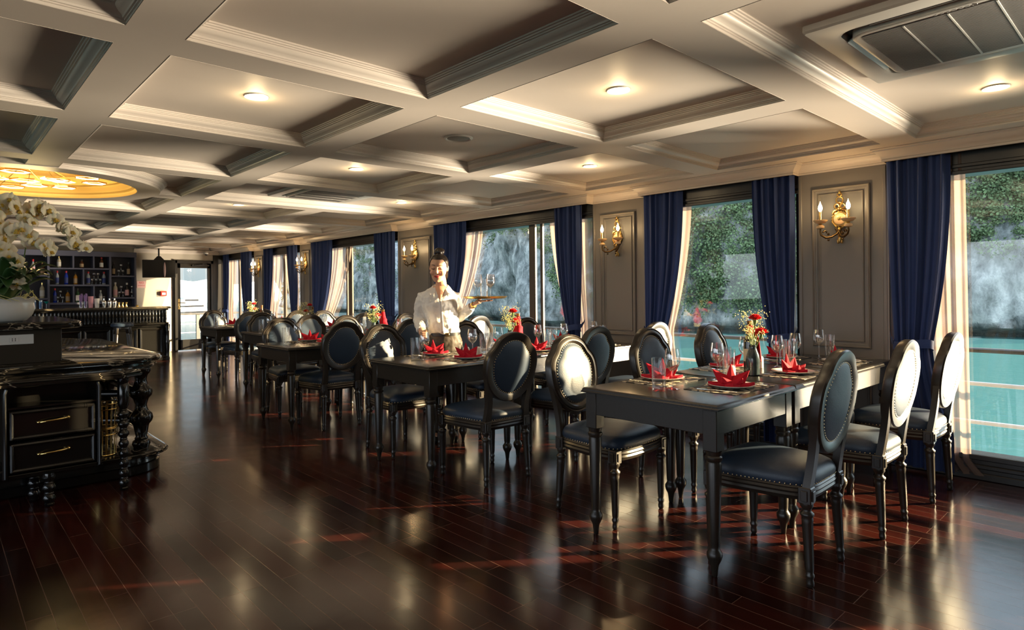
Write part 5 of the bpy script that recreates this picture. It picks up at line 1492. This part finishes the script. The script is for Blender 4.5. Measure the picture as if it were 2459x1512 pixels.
# neck, torso, legs
b.tube([tuple(HM @ V3(0, .012, -.06)), (-.022, .0, 1.36), (-.02, .005, 1.28)], [.050, .047, .055], 16)
def ell(b, c, rx, ry, z, n=28, tw=0.0):
    return [(c[0] + rx * cos(t) * cos(tw) - ry * sin(t) * sin(tw), c[1] + rx * cos(t) * sin(tw) + ry * sin(t) * cos(tw), z) for t in [2 * pi * k / n for k in range(n)]]
TOR = [(1.325, -.03, .0, .055, .05, .22), (1.30, -.04, .0, .105, .06, .22), (1.27, -.045, .0, .145, .075, .22), (1.22, -.045, -.005, .148, .092, .20), (1.16, -.04, -.010, .142, .104, .18), (1.10, -.03, -.006, .132, .100, .14), (1.03, -.018, .0, .120, .088, .1), (.96, -.01, .0, .122, .088, .06), (.90, -.004, .004, .138, .10, .03), (.84, 0, .008, .150, .108, 0), (.78, 0, .008, .150, .106, 0)]
b.rings([ell(b, (x, y), rx * (.86 if z < 1.31 else 1), ry * (.84 if z < 1.31 else 1), z, tw=tw) for z, x, y, rx, ry, tw in TOR])
LEGS = ((-.078, -1), (.078, 1))
for x, s in LEGS: b.tube([(x, .005, .84), (x * 1.0, 0, .64), (x * 1.0, -.005, .45), (x * 1.02, .012, .28), (x * 1.02, .015, .09), (x * 1.02, -.02, .035), (x * 1.1, -.12, .025)], [.082, .070, .050, .050, .035, .034, .028], 16)
RA = [V3(-.180, .0, 1.238), V3(-.208, .02, 1.15), V3(-.216, .015, 1.035), V3(-.205, -.09, .985), V3(-.188, -.185, .945)]
LA = [V3(.094, .055, 1.238), V3(.122, .085, 1.15), V3(.140, .085, 1.040), V3(.195, .01, 1.095), V3(.258, -.07, 1.160)]
b.tube([tuple(p) for p in RA], [.036, .036, .034, .031, .024], 14)
b.tube([tuple(p) for p in LA], [.036, .036, .034, .031, .024], 14)
# her right hand closes on the stem of a glass
GX, GY, GZ = -.160, -.262, .842
b.tube([(-.188, -.185, .945), (-.182, -.212, .932), (-.176, -.240, .920)], [.023, .030, .027], 12, flat=.75)
for k, (zz, ln) in enumerate(((.938, 1.0), (.921, 1.08), (.904, 1.0), (.889, .85))):
    base = V3(-.186 - .003 * k, -.246 + .004 * k, zz)
    b.tube([tuple(base), (GX - .018, GY - .024 * ln, zz + .001), (GX + .008, GY - .019 * ln, zz), (GX + .016, GY - .002, zz - .001), (GX + .009, GY + .010, zz - .001)], [.0098, .0092, .0085, .0078, .0065], 8)
b.tube([(-.170, -.205, .944), (-.152, -.225, .953), (-.147, -.247, .951), (-.153, -.263, .946)], [.0125, .0115, .0098, .0075], 8)
# her left hand lies open under the tray
TZ = 1.214
TX, TY = .352, -.135
b.tube([(.258, -.07, 1.160), (.280, -.088, 1.178), (.310, -.108, 1.190)], [.023, .028, .030], 12, flat=.62)
for k, (dx, dy, ln) in enumerate(((.085, .020, .9), (.098, -.010, 1.0), (.088, -.040, .95), (.062, -.066, .8))):
    p0 = V3(.318 - .004 * abs(k - 1.2), -.094 - .017 * k, 1.192)
    b.tube([tuple(p0), tuple(p0 + V3(dx * .45, dy * .45, .004)), tuple(p0 + V3(dx * .8, dy * .8, .0065)), tuple(p0 + V3(dx * ln * 1.05, dy * ln * 1.05, .0075))], [.0102, .0093, .0085, .0066], 8)
b.tube([(.276, -.080, 1.178), (.287, -.058, 1.193), (.305, -.045, 1.203), (.325, -.038, 1.205)], [.013, .0115, .0095, .0075], 8)
body = b.build('body', M['skin'], person, angle=180)
rm = body.modifiers.new('one_skin', 'REMESH'); rm.mode = 'VOXEL'; rm.voxel_size = .0036; rm.use_smooth_shade = True
smo = body.modifiers.new('soft', 'SMOOTH'); smo.factor = .5; smo.iterations = 3
# face
b = MB(); b.tube([(-.022, -.0855, -.0565), (-.010, -.0925, -.0535), (0, -.0920, -.0555), (.010, -.0925, -.0535), (.022, -.0855, -.0565)], [.0015, .0038, .0036, .0038, .0015], 8, M=HM)
b.tube([(-.021, -.0855, -.0580), (-.010, -.0910, -.0640), (0, -.0920, -.0650), (.010, -.0910, -.0640), (.021, -.0855, -.0580)], [.0015, .0042, .0048, .0042, .0015], 8, M=HM)
b.build('lips', M['lip'], person)
for s in (-1, 1):
    b = MB(); b.tube([(s * .014, -.0865, .034), (s * .026, -.0862, .0395), (s * .038, -.0800, .0395), (s * .048, -.071, .034)], [.0018, .0026, .0024, .001], 6, M=HM); b.build('eyebrow', M['brow'], person)
    b = MB(); b.tube([(s * .0165, -.0840, .0055), (s * .024, -.0882, .0015), (s * .032, -.0880, .0005), (s * .040, -.0830, .0025), (s * .046, -.0775, .0055)], [.001, .0018, .0020, .0018, .001], 6, M=HM); b.build('eyelashes', M['brow'], person)
# hair drawn back into a bun
b = MB(); rs = []
for i in range(30):
    z = -.070 + .193 * i / 29
    zz, w, yf, yb = interp_head(min(z, .115))
    g = .0065
    ring = []
    for (x, y, q) in head_ring(zz, w, yf, yb, 40, g):
        q = z + (.006 if z > .11 else 0)
        # hairline: front and temples uncovered below the forehead
        lim = .082 - .115 * smooth01((y + .066) / .068)
        if y < .004 and q < lim:
            x *= .80; y = max(y, -.03) * .5 + .008
        ring.append((x, y, q))
    rs.append(ring)
b.rings(rs, M=HM)
hair = b.build('hair', M['hair'], person, angle=180)
rm = hair.modifiers.new('one', 'REMESH'); rm.mode = 'VOXEL'; rm.voxel_size = .004; rm.use_smooth_shade = True
smo = hair.modifiers.new('soft', 'SMOOTH'); smo.iterations = 2
b = MB()
BCn = V3(0, .022, .136)
b.grid(lambda u, v: tuple(BCn + V3(*( (.036 * cos(v * 2 * pi) + .004 * sin(9 * u * 2 * pi + v * 12)) * 1.0 * x for x in (cos(u * 2 * pi), sin(u * 2 * pi), 0))) + V3(0, 0, .030 * sin(v * 2 * pi)) * .0) if False else tuple(BCn + V3((.041 + .003 * sin(7 * u * 2 * pi + 9 * v)) * sin(pi * (.04 + .92 * v)) * cos(2 * pi * u), (.042 + .003 * sin(7 * u * 2 * pi + 9 * v)) * sin(pi * (.04 + .92 * v)) * sin(2 * pi * u), -.033 * cos(pi * (.04 + .92 * v)))), 36, 14, closed_u=True, M=HM)
b.build('hair_bun', M['hair'], hair, angle=180)
b = MB(); b.tube([tuple(HM @ V3(.060, .03, -.03)), tuple(HM @ V3(.060, .045, -.09)), tuple(HM @ V3(.052, .055, -.13))], [.012, .010, .003], 8); b.build('loose_lock', M['hair'], hair)

# shirt
b = MB()
SH = [(1.315, -.03, .006, .070, .060, .22), (1.300, -.04, .004, .108, .068, .22), (1.275, -.045, .002, .140, .084, .22), (1.235, -.045, -.003, .156, .098, .20), (1.16, -.04, -.010, .154, .116, .18), (1.10, -.03, -.006, .146, .113, .14), (1.03, -.018, .0, .137, .103, .1), (.97, -.01, .0, .140, .104, .06), (.925, -.006, .002, .142, .106, .03), (.905, -.005, .002, .132, .098, .03)]
b.rings([ell(b, (x, y), rx, ry, z, tw=tw) for z, x, y, rx, ry, tw in SH])
RS = [V3(-.150, .0, 1.252)] + RA[:4] + [RA[3].lerp(RA[4], .70)]
LS = [V3(.066, .046, 1.252)] + LA[:4] + [LA[3].lerp(LA[4], .72)]
for A in (RS, LS):
    b.tube([tuple(p) for p in A], [.044, .052, .051, .050, .045, .038], 16)
    p, q = A[-1], A[-2]; d = (p - q).normalized()
    b.tube([tuple(p - d * .045), tuple(p + d * .004)], [.0405, .039], 16)
shirt = b.build('shirt', M['shirt'], person, angle=180)
rm = shirt.modifiers.new('one', 'REMESH'); rm.mode = 'VOXEL'; rm.voxel_size = .0065; rm.use_smooth_shade = True
smo = shirt.modifiers.new('soft', 'SMOOTH'); smo.iterations = 4
tx = bpy.data.textures.new('folds', 'CLOUDS'); tx.noise_scale = .06; tx.noise_depth = 2
dm = shirt.modifiers.new('folds', 'DISPLACE'); dm.texture = tx; dm.strength = .030; dm.mid_level = .5; dm.texture_coords = 'LOCAL'
# open neck: skin of the V, collar leaves, placket, buttons
b = MB(); b.grid(lambda u, v: (-.030 + (u - .5) * .125 * (1 - v) ** .9, -.060 - .072 * v ** .75 + .16 * (u - .5) ** 2 * (1 - v), 1.325 - .125 * v), 8, 10)
b.build('neckline_skin', M['skin'], person, angle=180)
# collar leaf: u runs from the nape round to the point in front, v from the neck fold down to the outer edge
for s in (-1, 1):
    b = MB()
    def cf(u, v, s=s):
        a = lerp(radians(88), radians(-62), u)
        r0 = lerp(.060, .066, u); out = v * lerp(.026, .062, u ** 1.5)
        x = -.026 + s * (r0 + out) * cos(a) * (.98 if u < .8 else 1.0); y = .004 + (r0 + out * 1.15) * sin(a)
        z = lerp(1.360, 1.306, u ** 1.4) - v * lerp(.036, .070, u ** 2)
        return (x, y, z + .005 * sin(pi * v))
    b.grid(cf, 16, 6)
    c = b.build('collar', M['shirt'], shirt, angle=180); so = c.modifiers.new('th', 'SOLIDIFY'); so.thickness = .003
b = MB(); b.grid(lambda u, v: (lerp(-.030, -.012, v) + (u - .5) * .026, -.128 - .006 * sin(pi * min(1, v * 1.3)) + .014 * v + .002 * abs(u - .5), lerp(1.205, .925, v)), 4, 16)
pk = b.build('placket', M['shirt'], shirt, angle=180); so = pk.modifiers.new('th', 'SOLIDIFY'); so.thickness = .004
# trousers, belt, shoes
b = MB()
b.rings([ell(b, (x, y), rx, ry, z) for z, x, y, rx, ry in ((.928, -.004, .002, .134, .098), (.90, -.003, .004, .145, .106), (.84, 0, .008, .158, .116), (.77, 0, .008, .160, .115), (.73, 0, .008, .152, .108))])
for x, s in LEGS: b.tube([(x, .005, .80), (x, 0, .64), (x, -.005, .45), (x * 1.02, .01, .28), (x * 1.03, .012, .07)], [.086, .082, .070, .066, .060], 18)
tr = b.build('trousers', M['trouser'], person, angle=180)
rm = tr.modifiers.new('one', 'REMESH'); rm.mode = 'VOXEL'; rm.voxel_size = .0075; rm.use_smooth_shade = True
smo = tr.modifiers.new('soft', 'SMOOTH'); smo.iterations = 3
dm = tr.modifiers.new('folds', 'DISPLACE'); dm.texture = tx; dm.strength = .012; dm.texture_coords = 'LOCAL'
b = MB(); b.rings([[(-.004 + (.139 + o) * cos(2 * pi * k / 36), .002 + (.103 + o) * sin(2 * pi * k / 36), z) for k in range(36)] for o, z in ((0, .893), (.004, .895), (.004, .921), (0, .923))], cap0=False, cap1=False); bl = b.build('belt', M['dark_plastic'], person)
b = MB(); b.box(.010, .045, -.122, -.106, .892, .924, .003); b.build('buckle', M['gold'], bl)
for x, s in LEGS:
    b = MB(); b.rings([[(x * 1.05 + w * cos(t), yc + l * sin(t), z) for t in [2 * pi * k / 20 for k in range(20)]] for z, w, l, yc in ((.0, .034, .112, -.05), (.012, .038, .118, -.05), (.035, .036, .108, -.04), (.055, .032, .07, -.005), (.075, .034, .05, .012))]); b.build('shoe', M['dark_plastic'], person)
b = MB(); p = LA[4]; d = (LA[4] - LA[3]).normalized(); b.tube([tuple(p - d * .010), tuple(p + d * .004)], [.0275, .0275], 16); b.build('wristwatch', M['brass'], person)

# what she carries
PM = T(PX, PY, 0) @ RZ(PR)
tray = thing('round_tray', 'round brass tray of glasses carried on the hand of the waitress', 'tray', tuple(PM @ V3(TX, TY, TZ)))
b = MB(); b.lathe([(.001, 0), (.165, 0), (.180, .008), (.192, .018), (.190, .020), (.178, .011), (.163, .0035), (.001, .0035)], 48, cap0=False, cap1=False); b.build('tray_dish', M['brass'], tray)
for dx, dy, key, lab in ((-.062, -.05, 'wine', 'wine glass on the carried tray, the one alone at its left'), (.045, -.06, 'wine', 'wine glass on the carried tray, front one of the right pair'), (.052, .06, 'wine', 'wine glass on the carried tray, rear one of the right pair'), (-.005, .01, 'tumbler', 'tall tumbler at the middle of the carried tray')):
    o = PS[key].copy(); C.objects.link(o); p = PM @ V3(TX + dx, TY + dy, TZ + .0037); o.location = p; o.rotation_euler = (0, 0, 0)
    tag(o, lab, CATS[key][0], 'glasses on the carried tray')
o = PS['wine'].copy(); C.objects.link(o); o.location = PM @ V3(GX, GY, GZ); o.rotation_euler = (0, 0, 0)
tag(o, 'wine glass held by its stem in the lowered hand of the waitress', 'wine glass')
o['group'] = 'glass in hand'
